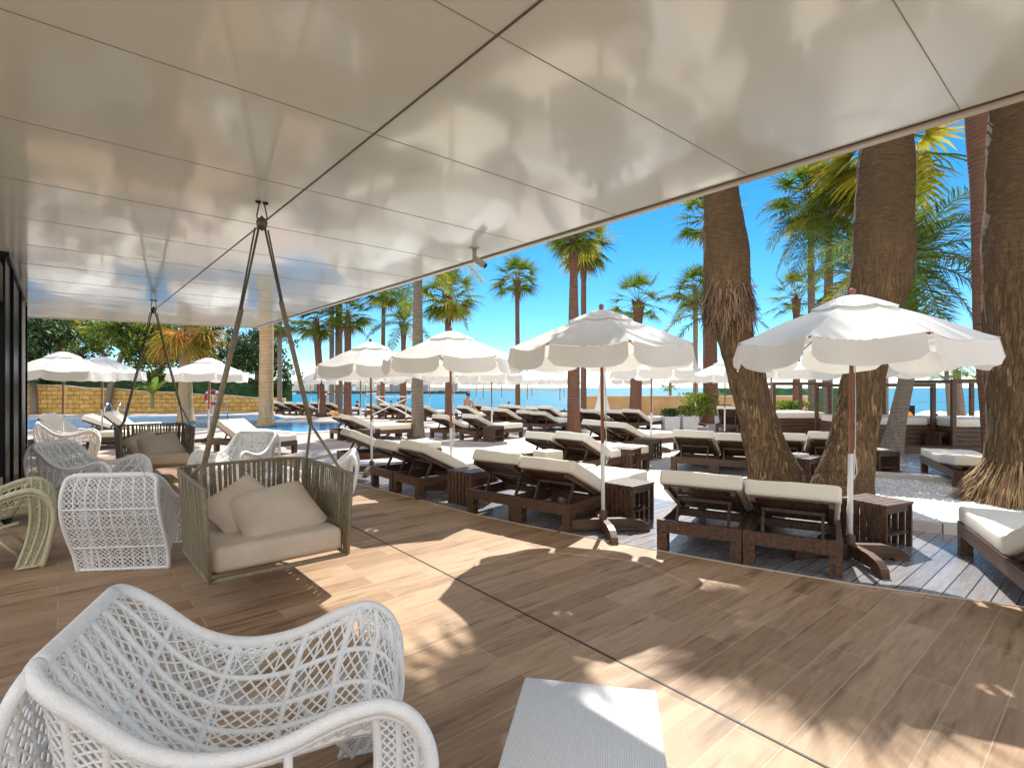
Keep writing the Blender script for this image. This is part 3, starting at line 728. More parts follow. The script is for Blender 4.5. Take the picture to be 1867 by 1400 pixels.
# things lying on them
mb = MB(); mb.box(-.15, .15, -.1, .1, 0, .012); mb.box(-.15, -.14, -.1, .1, .012, .05); mb.box(.14, .15, -.1, .1, .012, .05); mb.box(-.139, .139, .09, .1, .012, .05); mb.box(-.139, .139, -.1, -.09, .012, .05)
tag(mb.build('tray', M_paper, None, False, (4.72, 8.75, .461), .5), 'white tray on the slatted table between the leaning palms', 'tray')
mb = MB(); mb.box(-.14, .14, -.1, .1, 0, .006); mb.box(-.02, .16, -.02, .14, .0065, .012)
tag(mb.build('paper', M_paper, None, False, (6.75, 9.75, .461), .5), 'loose white papers on the low table by the right-hand lounger', 'paper')
# stone box
sb = rbox('stone_box', M_stone, None, -.19, .19, -.17, .17, 0, .55, .015, 2); sb.location = (.60, 8.85, 0); sb.rotation_euler.z = .6
tag(sb, 'square pale stone box behind the left middle lounger pair', 'box')
# towels
def towel(name, m, loc, rz, sx, sy, lab, roll=False):
    mb = MB()
    if roll:
        mb.tube([(-sx, 0, 0), (-sx * .5, .01, .01), (0, -.01, .0), (sx * .5, .01, .01), (sx, 0, 0)], [.065, .075, .07, .076, .062], 10)
    else:
        mb.grid(lambda u, v: ((u - .5) * 2 * sx, (v - .5) * 2 * sy, .012 + .018 * noise.noise(Vector((u * 5, v * 5, 3))) - max(0, abs(v - .5) - .42) * 1.6), 16, 16)
        top = list(mb.v); k = len(top); w_ = 17
        mb.add([(x, y, z - .02) for x, y, z in top], [tuple(reversed(f)) for f in mb.f[:]])
    o = mb.build(name, m, None, True, loc, rz); tag(o, lab, 'towel'); return o
towel('rolled_towel', M_towel, (-5.52, 16.45, .80), ang(.8, .6) + PI / 2, .3, .1, 'rolled orange towel on the raised lounger back', True)
towel('beach_towel', M_towel2, (-4.05, 16.45, .435), ang(.8, .6), .45, .39, 'yellow towel spread over the lounger behind the red pole')
towel('small_towel', M_towel, (-3.4, 16.95, .437), ang(.8, .6), .2, .25, 'patterned orange towel on the foot of the towelled lounger')

# ================================================================== rattan chairs
CEN = [(0, .88), (.10, .71), (.22, .53), (.36, .42), (.52, .385), (.66, .39), (.80, .41), (.92, .385), (.985, .28), (.98, .13), (.95, 0)]
RIM = [(0, .88), (.12, .775), (.26, .645), (.42, .58), (.60, .585), (.78, .645), (.90, .655), (.99, .58), (1.03, .43), (1.0, .2), (.95, 0)]
def rnd(u, U0):
    if u >= U0: return 1
    return 1 - .24 * (1 - math.sqrt(max(0, 1 - (1 - u / U0) ** 2)))
def seat_pt(u, v):          # u along, v -1..1 across
    c = cr(CEN, u); r = cr(RIM, u); w_ = abs(v) ** 2.3
    hw = .345 + .02 * math.sin(u * PI) + .035 * max(0, math.sin((u - .45) * PI * 1.6)) if u > .45 else .345 + .02 * math.sin(u * PI)
    return Vector((c[0] + (r[0] - c[0]) * w_, v * hw * rnd(u, .085), (c[1] + (r[1] - c[1]) * w_) * ZS))
ZS = .965
BK = [(0, .88), (-.045, .72), (-.02, .52), (.05, .33), (.12, .16), (.15, 0)]
def back_pt(u, v):
    x, z = cr(BK, u); hw = .345 + .0 * u + .03 * math.sin(u * PI)
    return Vector((x, v * hw * (1 + .05 * u) * rnd(u, .09), z * ZS))
def strand(mb, fn, a, b, r, n, k=4):
    pts = []
    for i in range(n + 1):
        t = i / n; u = a[0] + (b[0] - a[0]) * t; v = a[1] + (b[1] - a[1]) * t; pts.append(fn(u, v))
    mb.tube(pts, r, k, caps=False)
def lattice(mb, fn, U0, U1, nu, nv, r, step=1):
    """two families of diagonals on the patch u in U0..U1, v in -1..1"""
    for s in (1, -1):
        for k in range(-nv, nu + nv + 1, step):
            # line: i = k + s*j  (i along u in 0..nu, j across in 0..nv)
            j0, j1 = 0, nv
            def i_at(j): return k + (j if s > 0 else -j) if s > 0 else k - j
            js = [j for j in range(nv + 1) if 0 <= i_at(j) <= nu]
            if len(js) < 2: continue
            pts = [fn(U0 + (U1 - U0) * i_at(j) / nu, -1 + 2 * j / nv) for j in js]
            mb.tube(pts, r, 4, caps=False)
def make_chair(m, fine=1):
    root = empty('rattan_armchair')
    rs = .0046; rb = .0115
    mb = MB(); nv = 16; nu = 34
    lattice(mb, seat_pt, 0, 1, nu, nv, rs)
    for i in range(1, nu, 3): mb.tube([seat_pt(i / nu, -1 + 2 * j / 16) for j in range(17)], rs * .9, 4, caps=False)
    mb.build('seat_lattice', m, root, True)
    mb = MB()
    for j in range(1, 7):
        v = -1 + 2 * j / 7; mb.tube([seat_pt(i / 44, v) for i in range(45)], rb, 6, caps=False)
    for u in (.14, .28, .43, .55, .66, .78, .87): mb.tube([seat_pt(u, (-1 + 2 * j / 24) * .985) for j in range(25)], rb, 6, caps=False)
    mb.build('seat_ribs', m, root, True)
    # rims
    mb = MB()
    for s in (-1, 1):
        mb.tube([seat_pt((i / 80) ** 1.6, s) for i in range(81)], .023, 10)
        mb.tube([seat_pt(i / 60, s) + Vector((-.0, -s * .016, -.036)) for i in range(4, 46)], .012, 8)
    mb.tube([seat_pt(0, -1 + 2 * j / 20) for j in range(21)], .024, 10)
    mb.tube([seat_pt(1, -1 + 2 * j / 20) + Vector((0, 0, .012)) for j in range(21)], .012, 8)
    for s in (-1, 1): mb.tube([back_pt((i / 36) ** 1.7, s) for i in range(37)], .018, 8)
    mb.tube([back_pt(1, -1 + 2 * j / 12) + Vector((0, 0, .014)) for j in range(13)], .013, 8)
    mb.build('rim', m, root, True)
    # wrapped thread on the rims
    mb = MB()
    lattice(mb, back_pt, 0, 1, 22, 18, rs)
    for i in range(1, 26, 3): mb.tube([back_pt(i / 26, -1 + 2 * j / 10) for j in range(11)], rs * .8, 4, caps=False)
    for j in range(1, 8): mb.tube([back_pt(i / 20, -1 + 2 * j / 8) for i in range(21)], rb * .7, 6, caps=False)
    for u in (.33, .72): mb.tube([back_pt(u, -1 + 2 * j / 12) for j in range(13)], rb * .8, 6, caps=False)
    mb.build('back_panel', m, root, True)
    # side panels: rear part and the front leg, open arch between
    for s in (-1, 1):
        def side(u, v):    # u 0..1 front-back along the rear part, v -1 bottom .. 1 rim
            t = (v + 1) / 2
            a = cr(RIM, u * .36); bx = .16 + u * .12 
            x = bx + (a[0] - bx) * t; z = (a[1] - .03) * t + (.02 + u * .26) * (1 - t)
            hw = abs(seat_pt(u * .36, 1).y) - .015
            return Vector((x - .03 * math.sin(PI * t) * (1 - u), s * (hw - .03 * math.sin(PI * t)), z))
        def leg(u, v):
            t = (v + 1) / 2; uu = .70 + u * .12
            a = cr(RIM, .56 + u * .20); bx = .78 + u * .15
            x = bx + (a[0] - bx) * t + .05 * math.sin(PI * t); z = (a[1] - .03) * t + .01
            return Vector((x, s * (abs(seat_pt(.6, 1).y) - .02 - .05 * math.sin(PI * t)), z))
        mb = MB()
        lattice(mb, side, 0, 1, 12, 20, rs); lattice(mb, leg, 0, 1, 7, 20, rs)
        for k in range(0, 6): mb.tube([side(k / 5, -1 + 2 * j / 16) for j in range(17)], rb, 6, caps=False)
        for k in range(0, 4): mb.tube([leg(k / 3, -1 + 2 * j / 16) for j in range(17)], rb, 6, caps=False)
        mb.tube([side(i / 12, -1) for i in range(13)], .012, 6)
        mb.tube([leg(i / 6, -1) + Vector((0, 0, .006)) for i in range(7)], .012, 6)
        for q_ in (0, 1): mb.tube([leg(q_, -1 + 2 * j / 16) for j in range(17)], .014, 6, caps=True)
        arch = [side(1, -1 + .0)] + [Vector((.30 + .05 * i, s * .33, cr(RIM, .32 + .05 * i)[1] - .13 + .03 * math.sin(i))) for i in range(0, 7)] + [leg(0, .45), leg(0, -1)]
        mb.tube([side(1, -1), side(1, -.2), side(1, .4)] , .013, 8)
        mb.build('side_panel', m, root, True)
        mb = MB()
        mb.tube([Vector((.36, s * .31, .36)), Vector((.5, s * .31, .335)), Vector((.66, s * .31, .345)), Vector((.8, s * .31, .375))], .014, 8)
        for x in (.40, .62): mb.tube([Vector((x, s * .32, .35)), Vector((x, s * .35, .53))], .013, 8)
        mb.tube([Vector((.58, s * .31, .35)), Vector((.83, s * .28, .06))], .013, 8)
        mb.build('side_brace', m, root, True)
    return root
rc = Proto(make_chair(M_rattan)); 
CG = 'white openwork rattan armchairs'
rc.put((-1.3475, 1.655, .014), ang(.77, .27), 'big white rattan armchair in the near left foreground, facing right', 'armchair', CG)
rc.put((-3.36, 4.46, .014), ang(-.12, .99), 'white rattan armchair turned away, its tall lattice back left of the near swing', 'armchair', CG)
rc.put((-6.12, 7.05, .014), ang(1, .06), 'white rattan armchair facing right behind the turned-away one', 'armchair', CG)
rc.put((-4.18, 8.7, .014), ang(-.16, -1), 'white rattan armchair facing the camera between the two swing seats', 'armchair', CG)
rc.put((-1.84, 6.15, .014), ang(-.97, -.25), 'white rattan armchair half hidden behind the right side of the near swing', 'armchair', CG)
rc.put((-10.1, 11.3, .014), ang(.8, .6), 'small distant white rattan armchair beside the steep lounger on the left', 'armchair', CG)
oc = copy_tree(rc.root)
for ch in oc.children_recursive:
    ch.data = ch.data.copy(); ch.data.materials[0] = M_olive
oc.location = (-5.13, 4.36, .014); oc.rotation_euler.z = ang(.759, .651); oc.scale = (1.0, 1.04, 1.08)
tag(oc, 'olive green rattan armchair cut by the left picture edge', 'armchair'); 
if 'group' in oc: del oc['group']

# white woven low table
wt = empty('woven_footstool', (.262, 1.93, .014), ang(.10, .53) - PI / 2); hw, hl, H = .29, .44, .27
M_weave = bpy.data.materials.new('white_weave'); M_weave.use_nodes = True
Nn = M_weave.node_tree.nodes; Ll = M_weave.node_tree.links; b = Nn['Principled BSDF']; b.inputs['Roughness'].default_value = .45
tc = Nn.new('ShaderNodeTexCoord'); br = Nn.new('ShaderNodeTexBrick'); mpw = Nn.new('ShaderNodeMapping'); mpw.inputs['Rotation'].default_value = (0, 0, PI / 2)
Ll.new(tc.outputs['Object'], mpw.inputs[0]); Ll.new(mpw.outputs[0], br.inputs[0])
br.inputs['Scale'].default_value = 1; br.inputs['Brick Width'].default_value = .021; br.inputs['Row Height'].default_value = .0085; br.inputs['Mortar Size'].default_value = .0011
br.inputs['Color1'].default_value = (.90, .90, .90, 1); br.inputs['Color2'].default_value = (.83, .84, .84, 1); br.inputs['Mortar'].default_value = (.64, .64, .64, 1)
Ll.new(br.outputs[0], b.inputs['Base Color'])
bp = Nn.new('ShaderNodeBump'); bp.invert = True; bp.inputs['Strength'].default_value = .8; bp.inputs['Distance'].default_value = .003
Ll.new(br.outputs['Fac'], bp.inputs['Height']); Ll.new(bp.outputs[0], b.inputs['Normal'])
rbox('top', M_weave, wt, -hw, hw, -hl, hl, H - .05, H, .008, 2)
mb = MB()
for sx in (-1, 1):
    mb.box(sx * hw - (.012 if sx > 0 else -.002), sx * hw + (-.002 if sx > 0 else .012), -hl + .05, hl - .05, .03, H - .052)
for sy in (-1, 1):
    mb.box(-hw + .05, hw - .05, sy * hl - (.012 if sy > 0 else -.002), sy * hl + (-.002 if sy > 0 else .012), .03, H - .052)
mb.build('woven_sides', M_weave, wt)
for sx in (-1, 1):
    for sy in (-1, 1):
        mb = MB(); x, y = sx * (hw - .026), sy * (hl - .026); mb.box(x - .022, x + .022, y - .022, y + .022, 0, H - .051); mb.build('leg', M_weave, wt)
tag(wt, 'low white woven footstool table at the bottom centre of the terrace', 'footstool')

# ================================================================== hanging swing seats
def pillow(name, m, parent, mtx, s=.31, puff=.11, seed=0):
    mb = MB(); n = 14
    def f(sgn):
        def g(u, v):
            x, y = u * 2 - 1, v * 2 - 1
            k = (1 - x ** 4) * (1 - y ** 4)
            pin = 1 - .10 * (1 - abs(x * y)) * (abs(x) ** 6 + abs(y) ** 6) * .6
            z = sgn * (puff * k ** .55 + .012 * noise.noise(Vector((x * 2.3, y * 2.3, seed))) * k)
            return tuple(mtx @ Vector((x * s * pin, y * s * .82 * pin, z)))
        return g
    mb.grid(f(1), n, n); k = len(mb.f); mb.grid(f(-1), n, n)
    return mb.build(name, m, parent, True)
def make_swing():
    # local: x = width (towards the front right, D2), y = depth (D1, away); open front at y = -.56
    root = empty('hanging_swing_seat'); w_, dpt = .49, .56; z0, z1 = .265, .905
    seatz = z0 + .05
    def path(t):         # t 0..1 round left-front, back, right-front at the rail
        r = .16; 
        P = [(-w_, -dpt), (-w_, dpt - r)] + [(-w_ + r - r * math.cos(a), dpt - r + r * math.sin(a)) for a in (R(22), R(45), R(68))] + [(-w_ + r, dpt), (w_ - r, dpt)] + [(w_ - r + r * math.sin(a), dpt - r + r * math.cos(a)) for a in (R(22), R(45), R(68))] + [(w_, dpt - r), (w_, -dpt)]
        L_ = [0]
        for a, b in zip(P, P[1:]): L_.append(L_[-1] + math.dist(a, b))
        x = t * L_[-1]
        for i in range(len(P) - 1):
            if x <= L_[i + 1] + 1e-9:
                f = (x - L_[i]) / (L_[i + 1] - L_[i]); return (P[i][0] + (P[i + 1][0] - P[i][0]) * f, P[i][1] + (P[i + 1][1] - P[i][1]) * f)
    # outward splay of the top rail
    def rail(t, z):
        x, y = path(t); k = 1 + .07 * (z - z0) / (z1 - z0); return Vector((x * k, y * (k if y > 0 else 1), z + (.02 * (z > .5)) * math.sin(PI * t)))
    mb = MB()
    mb.tube([rail(i / 60, z1) for i in range(61)], .015, 8)
    mb.tube([rail(i / 60, z0) for i in range(61)], .015, 8)
    mb.bar((-w_, -dpt, z0), (w_, -dpt, z0), .03, .03)
    for s in (0, 1): mb.bar(rail(s, z0), rail(s, z1), .022, .05, up=(0, 1, 0))
    for i in range(1, 6): y = -dpt + i * .185; mb.bar((-w_ + .01, y, z0), (w_ - .01, y, z0), .03, .018)
    mb.build('frame', M_strap, root, True)
    mb = MB(); rk = random.Random(3); nst = 82
    for i in range(nst):
        t = (i + .5) / nst
        a = rail(t + rk.uniform(-.002, .002), z0 - .005); b = rail(min(max(t + rk.uniform(-.005, .005), 0), 1), z1 + .005)
        tx = (rail(min(t + .01, 1), z0) - rail(max(t - .01, 0), z0)).normalized()
        nrm = Vector((-tx.y, tx.x, 0)) * .004
        h = tx * .0115
        for sgn in (1, -1):
            o = nrm * sgn * (2.6); j = tx * rk.uniform(-.004, .004)
            pts = [a + o + j, (a + b) / 2 + o * .4, b + o - j]
            for p, q in zip(pts, pts[1:]):
                mb.hexa([p - h - nrm * .3, p + h - nrm * .3, p + h + nrm * .3, p - h + nrm * .3, q - h - nrm * .3, q + h - nrm * .3, q + h + nrm * .3, q - h + nrm * .3])
    mb.build('woven_straps', M_strap, root)
    rbox('seat_cushion', M_taupe, root, -w_ + .025, w_ - .025, -dpt + .02, dpt - .05, z0 + .03, z0 + .215, .05, 4)
    m1 = Matrix.Translation((-.13, .07, z0 + .36)) @ Matrix.Rotation(R(10), 4, 'Z') @ Matrix.Rotation(R(44), 4, 'X') @ Matrix.Rotation(R(27), 4, 'Z')
    m2 = Matrix.Translation((.08, -.13, z0 + .325)) @ Matrix.Rotation(R(-4), 4, 'Z') @ Matrix.Rotation(R(33), 4, 'X') @ Matrix.Rotation(R(14), 4, 'Z')
    pillow('pillow', M_taupe, root, m1, .28, .10, 1); pillow('pillow', M_taupe, root, m2, .33, .10, 5)
    # ropes
    ring = Vector((0, 0, CEIL - .17)); 
    for s in (-1, 1):
        k = Vector((s * .40, -.0, 1.28)) if s > 0 else Vector((s * .42, -.02, 1.02))
        mid = ring.lerp(k, .38)
        mb = MB(); mb.tube([ring + Vector((s * .025, 0, -.05)), mid + Vector((0, 0, .0))], .009, 8); 
        for q in range(1): mb.tube([ring + Vector((s * .05, .01, -.05)), mid + Vector((s * .012, 0, 0))], .007, 6)
        mb.tube([mid + Vector((0, 0, .02)), mid - Vector((0, 0, .02))], .016, 8)
        mb.build('upper_rope', M_rope, root, True)
        mb = MB(); mb.tube([mid, k], .021, 10); mb.build('padded_strap', M_strap, root, True)
        mb = MB()
        for y in (-.40, .42):
            mb.tube([k, Vector((s * (w_ + .02), y, z1 + .0)), Vector((s * (w_ - .01), y, z0 + .02))] if s > 0 else [k, Vector((s * (w_ - .02), y * .35, .92)), Vector((s * (w_ - .02), y * .8, z0 + .02))], .012 if s > 0 else .017, 8)
        mb.build('fork_strap', M_strap, root, True)
    mb = MB(); mb.tube([ring + Vector((0, 0, .05)), ring + Vector((.02, 0, .02)), ring + Vector((.03, 0, -.03)), ring + Vector((0, 0, -.06)), ring + Vector((-.03, 0, -.03)), ring + Vector((-.02, 0, .02))], .012, 8, closed=True)
    mb.lathe([(.0, .035), (.036, .03), (.045, 0), (.036, -.045), (0, -.055)], 12, tuple(ring)); mb.build('shackle', M_bronze, root, True)
    mb = MB()
    for s in (-1, 1):
        mb.tube([(s * .018, 0, CEIL - .004), (s * .04, 0, ring.z + .05), (s * .03, 0, ring.z + .01)], .006, 6)
    mb.build('hanger_loop', M_rope, root, True)
    mb = MB()
    for s in (-1, 1): mb.tube([(s * .028, 0, CEIL), (s * .028, 0, CEIL - .012)], .022, 10)
    mb.build('ceiling_bolt', M_black, root)
    return root
sw = Proto(make_swing())
sw.put((-2.065, 4.375, 0), A2, 'olive strap-woven hanging swing seat nearest the camera, with two taupe pillows', 'swing seat', 'hanging swing seats')
sw.put((-6.27, 9.27, 0), A2, 'smaller-looking hanging swing seat farther back on the left, before the pool', 'swing seat', 'hanging swing seats')
# ================================================================== palms
def blade(mb, p, d, side, L_, w_, droop, rk, seg=3):
    """one drooping leaf segment"""
    pts = []; q = Vector(p); dd = Vector(d).normalized(); g = Vector((0, 0, -1))
    for i in range(seg + 1):
        pts.append(q.copy()); q = q + dd * (L_ / seg); dd = (dd + g * droop * (i + 1) / seg).normalized()
    vs = []; ws = [.45, 1, .75, .05][:seg + 1] if seg == 3 else [.5, 1, .05]
    for i, x in enumerate(pts):
        s = side * w_ / 2 * ws[i]; vs += [x - s, x + s]
    mb.add(vs, [(2 * i, 2 * i + 1, 2 * i + 3, 2 * i + 2) for i in range(seg)])
def fan_leaf(mb, az, el, pet, bl, rk, nb=17, droop=.35, mi=0, mip=3):
    d = Vector((math.cos(az) * math.cos(el), math.sin(az) * math.cos(el), math.sin(el)))
    q = Vector((0, 0, 0)); pts = [q.copy()]; dd = d.copy()
    for i in range(4):
        q = q + dd * pet / 4; dd = (dd + Vector((0, 0, -1)) * .06).normalized(); pts.append(q.copy())
    mb.mi = mip; mb.tube(pts, [.022, .018, .014, .012, .01], 3, caps=False)
    side = dd.cross(Vector((0, 0, 1)))
    if side.length < .1: side = Vector((1, 0, 0))
    side.normalize(); side = (side + dd.cross(side) * rk.uniform(-.5, .5)).normalized(); nrm = side.cross(dd).normalized()
    mb.mi = mi
    for k in range(nb):
        a = (k / (nb - 1) - .5) * R(215); f = dd * math.cos(a) + side * math.sin(a) + nrm * (.10 + .1 * math.cos(a * 2))
        l = bl * (1 - .25 * abs(a) / R(107)) * rk.uniform(.88, 1.08)
        sd = (side * math.cos(a) - dd * math.sin(a) + nrm * rk.uniform(-.35, .35)).normalized()
        blade(mb, q, f, sd, l, .062 * bl / .9, droop * rk.uniform(.7, 1.6), rk)
def fan_crown(seed, n=34, pet=.85, bl=.85, dead=.2, low=-50, yel=.12, nb=17):
    rk = random.Random(seed); mb = MB()
    for i in range(n):
        t = i / (n - 1); el = R(85 - (85 - low) * t ** .85 + rk.uniform(-8, 8)); az = i * 2.39996 + rk.uniform(-.3, .3)
        mi = 0 if rk.random() > yel * (1 + t) else 1
        fan_leaf(mb, az, el, pet * rk.uniform(.8, 1.1), bl * rk.uniform(.85, 1.1) * (.75 + .3 * min(t * 3, 1)), rk, nb, .30 + .25 * t, mi)
    for i in range(int(n * dead)):
        fan_leaf(mb, rk.uniform(0, 6.28), R(rk.uniform(-80, -60)), pet * .7, bl * .8, rk, 11, .6, 2, 2)
    return mb.mesh('fan_crown', [M_fan, M_fany, M_dead, M_stem])
def feather_crown(seed, n=16, Lr=2.6, low=-25, lf=.55, yel=.15, nl=34, up=80):
    rk = random.Random(seed); mb = MB()
    for i in range(n):
        t = i / (n - 1); el = R(up - (up - low) * t + rk.uniform(-6, 6)); az = i * 2.39996 + rk.uniform(-.3, .3)
        d = Vector((math.cos(az) * math.cos(el), math.sin(az) * math.cos(el), math.sin(el))); q = Vector(); pts = []; ds = []
        L1 = Lr * rk.uniform(.85, 1.1)
        for k in range(nl + 1):
            pts.append(q.copy()); ds.append(d.copy()); q = q + d * L1 / nl; d = (d + Vector((0, 0, -1)) * (.022 + .055 * k / nl)).normalized()
        mb.mi = 3; mb.tube(pts[::3], [.03 * (1 - .9 * k / len(pts[::3])) + .004 for k in range(len(pts[::3]))], 3, caps=False)
        mb.mi = 1 if rk.random() < yel else 0
        sd = ds[0].cross(Vector((0, 0, 1)))
        sd = sd.normalized() if sd.length > .05 else Vector((1, 0, 0))
        for k in range(5, nl + 1):
            tt = k / nl; l = lf * (math.sin(PI * min(1, .18 + tt * .82)) ** .6) * rk.uniform(.85, 1.1)
            for s in (-1, 1):
                for rep in (0, 1):
                    f = (sd * s * 1.0 + ds[k] * rk.uniform(.45, .8) + Vector((0, 0, rk.uniform(-.35, .45)))).normalized()
                    blade(mb, pts[k] + ds[k] * rep * L1 / nl * .5, f, ds[k], l, .034, rk.uniform(.35, .75), rk, 2)
    return mb.mesh('feather_crown', [M_feather, M_fany, M_dead, M_stem])
FAN = [fan_crown(11, 36, low=-38, yel=.06), fan_crown(12, 40, low=-55, yel=.14), fan_crown(13, 32, low=-35, dead=.1, yel=.05), fan_crown(14, 42, low=-60, dead=.3, yel=.2), fan_crown(15, 22, pet=.9, bl=.7, low=-35, dead=0, yel=.05)]
DENSE = fan_crown(31, 40, pet=.55, bl=.8, low=-12, dead=0, nb=21)
def crown_a():
    rk = random.Random(71); mb = MB()
    for i in range(34): fan_leaf(mb, i * 2.4, R(80 - 78 * (i / 33) ** .8 + rk.uniform(-8, 8)), .45 * rk.uniform(.8, 1.2), .65, rk, 21, .3, 0)
    for i in range(11): fan_leaf(mb, R(rk.uniform(120, 290)), R(rk.uniform(12, 50)), rk.uniform(1.3, 2.2), .95, rk, 15, .45, 0 if i % 4 else 1)
    return mb.mesh('fan_crown', [M_fan, M_fany, M_dead, M_stem])
CROWNA = crown_a()
YEL = fan_crown(32, 26, pet=.8, bl=1.1, low=-65, dead=.1, yel=.5, nb=19)
FEA = [feather_crown(21, 17, 2.7), feather_crown(22, 15, 2.3, low=-10, up=88), feather_crown(23, 26, 3.1, low=-40, lf=.72, nl=44)]
THATCH = None
def trunk_mesh(path, m, n=18, lump=.03, base=None, boots=0, seed=0, fine=False):
    if fine: n = 60
    """path: list of (Vector, radius)"""
    mb = MB(); P = []; Rr = []
    for i in range(len(path) - 1):
        (a, ra), (b_, rb) = path[i], path[i + 1]; st = max(3, int((b_ - a).length / (.04 if fine else .12)))
        for k in range(st):
            P.append(tuple(a.lerp(b_, k / st))); Rr.append(ra + (rb - ra) * k / st)
    P.append(tuple(path[-1][0])); Rr.append(path[-1][1])
    # smooth
    for _ in range(30 if fine else 6):
        P = [P[0]] + [tuple((P[i - 1][c] + 2 * P[i][c] + P[i + 1][c]) / 4 for c in range(3)) for i in range(1, len(P) - 1)] + [P[-1]]
        Rr = [Rr[0]] + [(Rr[i - 1] + 2 * Rr[i] + Rr[i + 1]) / 4 for i in range(1, len(Rr) - 1)] + [Rr[-1]]
    mb.tube(P, Rr, n)
    for i, v in enumerate(mb.v):
        v = Vector(v); c = Vector(P[min(i // n, len(P) - 1)]); d = (v - c)
        f = 1 + lump * 6 * noise.noise(Vector((v.x * 2.5, v.y * 2.5, v.z * 1.3 + seed))) * .35 + lump * noise.noise(Vector((v.x * 9, v.y * 9, v.z * 4 + seed)))
        if fine:
            g_ = abs(noise.noise(Vector((v.x * 11, v.y * 11, v.z * 1.5 + seed)))) ; k_ = max(0, min(1, (4.6 - v.z) / 2.2))
            f += (-.05 + .16 * g_) * (.25 + .75 * k_) + .02 * noise.noise(Vector((v.x * 5, v.y * 5, v.z * 14))) * (1 - k_)
        mb.v[i] = tuple(c + d * f)
    if boots:
        rk = random.Random(seed); top = Vector(P[-1]); rr = Rr[-1]
        for i in range(boots):
            h = rk.uniform(0, 1) ** 1.0; z = top.z - h * boots * .014; a = rk.uniform(0, 6.28)
            c = Vector((top.x, top.y, z)); k = min(range(len(P)), key=lambda q: abs(P[q][2] - z)); c = Vector(P[k]); rr = Rr[k]
            o = Vector((math.cos(a), math.sin(a), 0)); s = Vector((-o.y, o.x, 0)); q0 = c + o * rr * .85
            mb.add([q0 - s * .07, q0 + s * .07, q0 + s * .03 + o * .12 + Vector((0, 0, .17)), q0 - s * .03 + o * .12 + Vector((0, 0, .17)), q0 + o * .05 - Vector((0, 0, .02))], [(0, 1, 2, 3), (0, 4, 1), (1, 4, 2), (2, 4, 3), (3, 4, 0)])
    return mb.mesh('trunk', m, True)
def palm(base, path, m, crown, cs, label, cat='palm tree', group='tall palms around the pool', crz=0, boots=0, lump=.03, n=16, z0=0, cz=0):
    root = empty('palm_tree', base)
    b_ = Vector(base); P = [(Vector(p) - b_, r) for p, r in path]
    t = bpy.data.objects.new('trunk', trunk_mesh(P, m, n, lump, boots=boots, seed=len(label), fine=m is M_bark)); C.objects.link(t); t.parent = root
    if crown is not None:
        c = bpy.data.objects.new('crown', crown); C.objects.link(c); c.parent = root
        c.location = P[-1][0] + Vector((0, 0, cz)); c.scale = (cs, cs, cs); c.rotation_euler.z = crz
    return tag(root, label, cat, group)
def px_path(L, d):          # L: (px, py, width px)
    return [(wp(x, y, d), w_ / 2 / F * d) for x, y, w_ in L]
# the two leaning trunks and the pair on the right
dA = 8.6; pA = px_path([(1420, 893, 124), (1412, 868, 92), (1398, 820, 72), (1380, 760, 64), (1364, 700, 62), (1350, 650, 62), (1338, 605, 64), (1330, 580, 72), (1327, 555, 86), (1326, 530, 80), (1325, 450, 74), (1320, 400, 66), (1314, 345, 57), (1308, 280, 52), (1307, 270, 50), (1306, 250, 48)], dA)
palm((pA[0][0].x, pA[0][0].y, 0), pA, M_bark, CROWNA, 1.0, 'thick leaning palm trunk with a ragged collar, the left of the two', boots=0, lump=.035, n=28)
dB = 7.75; pB = px_path([(1531, 906, 112), (1538, 880, 92), (1552, 810, 76), (1571, 720, 70), (1582, 650, 68), (1588, 600, 76), (1597, 560, 84), (1605, 500, 96), (1609, 450, 97), (1611, 373, 92), (1615, 276, 82), (1618, 180, 70), (1620, 90, 64)], dB)
palm((pB[0][0].x, pB[0][0].y, 0), pB, M_bark, DENSE, 1.15, 'thick bottle-shaped palm trunk leaning right, behind the right parasol pole', boots=0, lump=.03, n=28, crz=1)
dC = 7.2; pC = px_path([(1862, 921, 150), (1858, 895, 124), (1856, 860, 104), (1856, 780, 88), (1856, 600, 94), (1858, 500, 104), (1858, 400, 100), (1860, 250, 92), (1862, 100, 80), (1864, -150, 66)], dC)
palm((pC[0][0].x, pC[0][0].y, 0), pC, M_bark, FAN[3], 1.3, 'massive straight palm trunk with a straw-like root base at the right picture edge', boots=0, lump=.035, n=28, crz=2)
dD = 10.8; pD = px_path([(1820, 849.6, 50), (1818, 838, 42), (1813, 780, 37), (1806, 700, 38), (1799, 640, 36), (1796, 560, 36), (1794, 450, 36), (1792, 330, 38), (1789, 240, 46), (1786, 190, 48), (1782, 100, 42), (1778, 0, 34)], dD)
palm((pD[0][0].x, pD[0][0].y, 0), pD, M_barkup, FAN[0], 1.2, 'slimmer reddish palm trunk left of the massive one at the right edge', boots=26, lump=.03, n=22, crz=3)
def straight(px, ybase, ytop, d, wb, wt, m, crown, cs, label, lean=0, boots=0, crz=0, ground=0, group='tall palms around the pool', mid=None):
    """px: x of the crown, lean: how far the foot stands to the right of it (px)"""
    yb = HY + F * (EYE - ground) / d
    wb *= .86; wt *= .86
    L = [(px + lean, yb, wb * 1.5), (px + lean * .95, yb - F * .35 / d, wb * 1.08), (px + lean * .6, yb + (ytop - yb) * .45, wb), (px + lean * .2, yb + (ytop - yb) * .8, wt), (px, ytop, wt * (1.5 if boots else 1))]
    P = px_path(L, d)
    return palm((P[0][0].x, P[0][0].y, ground), P, m, crown, cs, label, crz=crz, boots=boots, group=group)
straight(487, 0, 330, 21.6, 27, 21, M_barkpale, FAN[0], 1.3, 'pale mottled palm trunk standing by the pool, cut off above by the canopy', lean=-2)
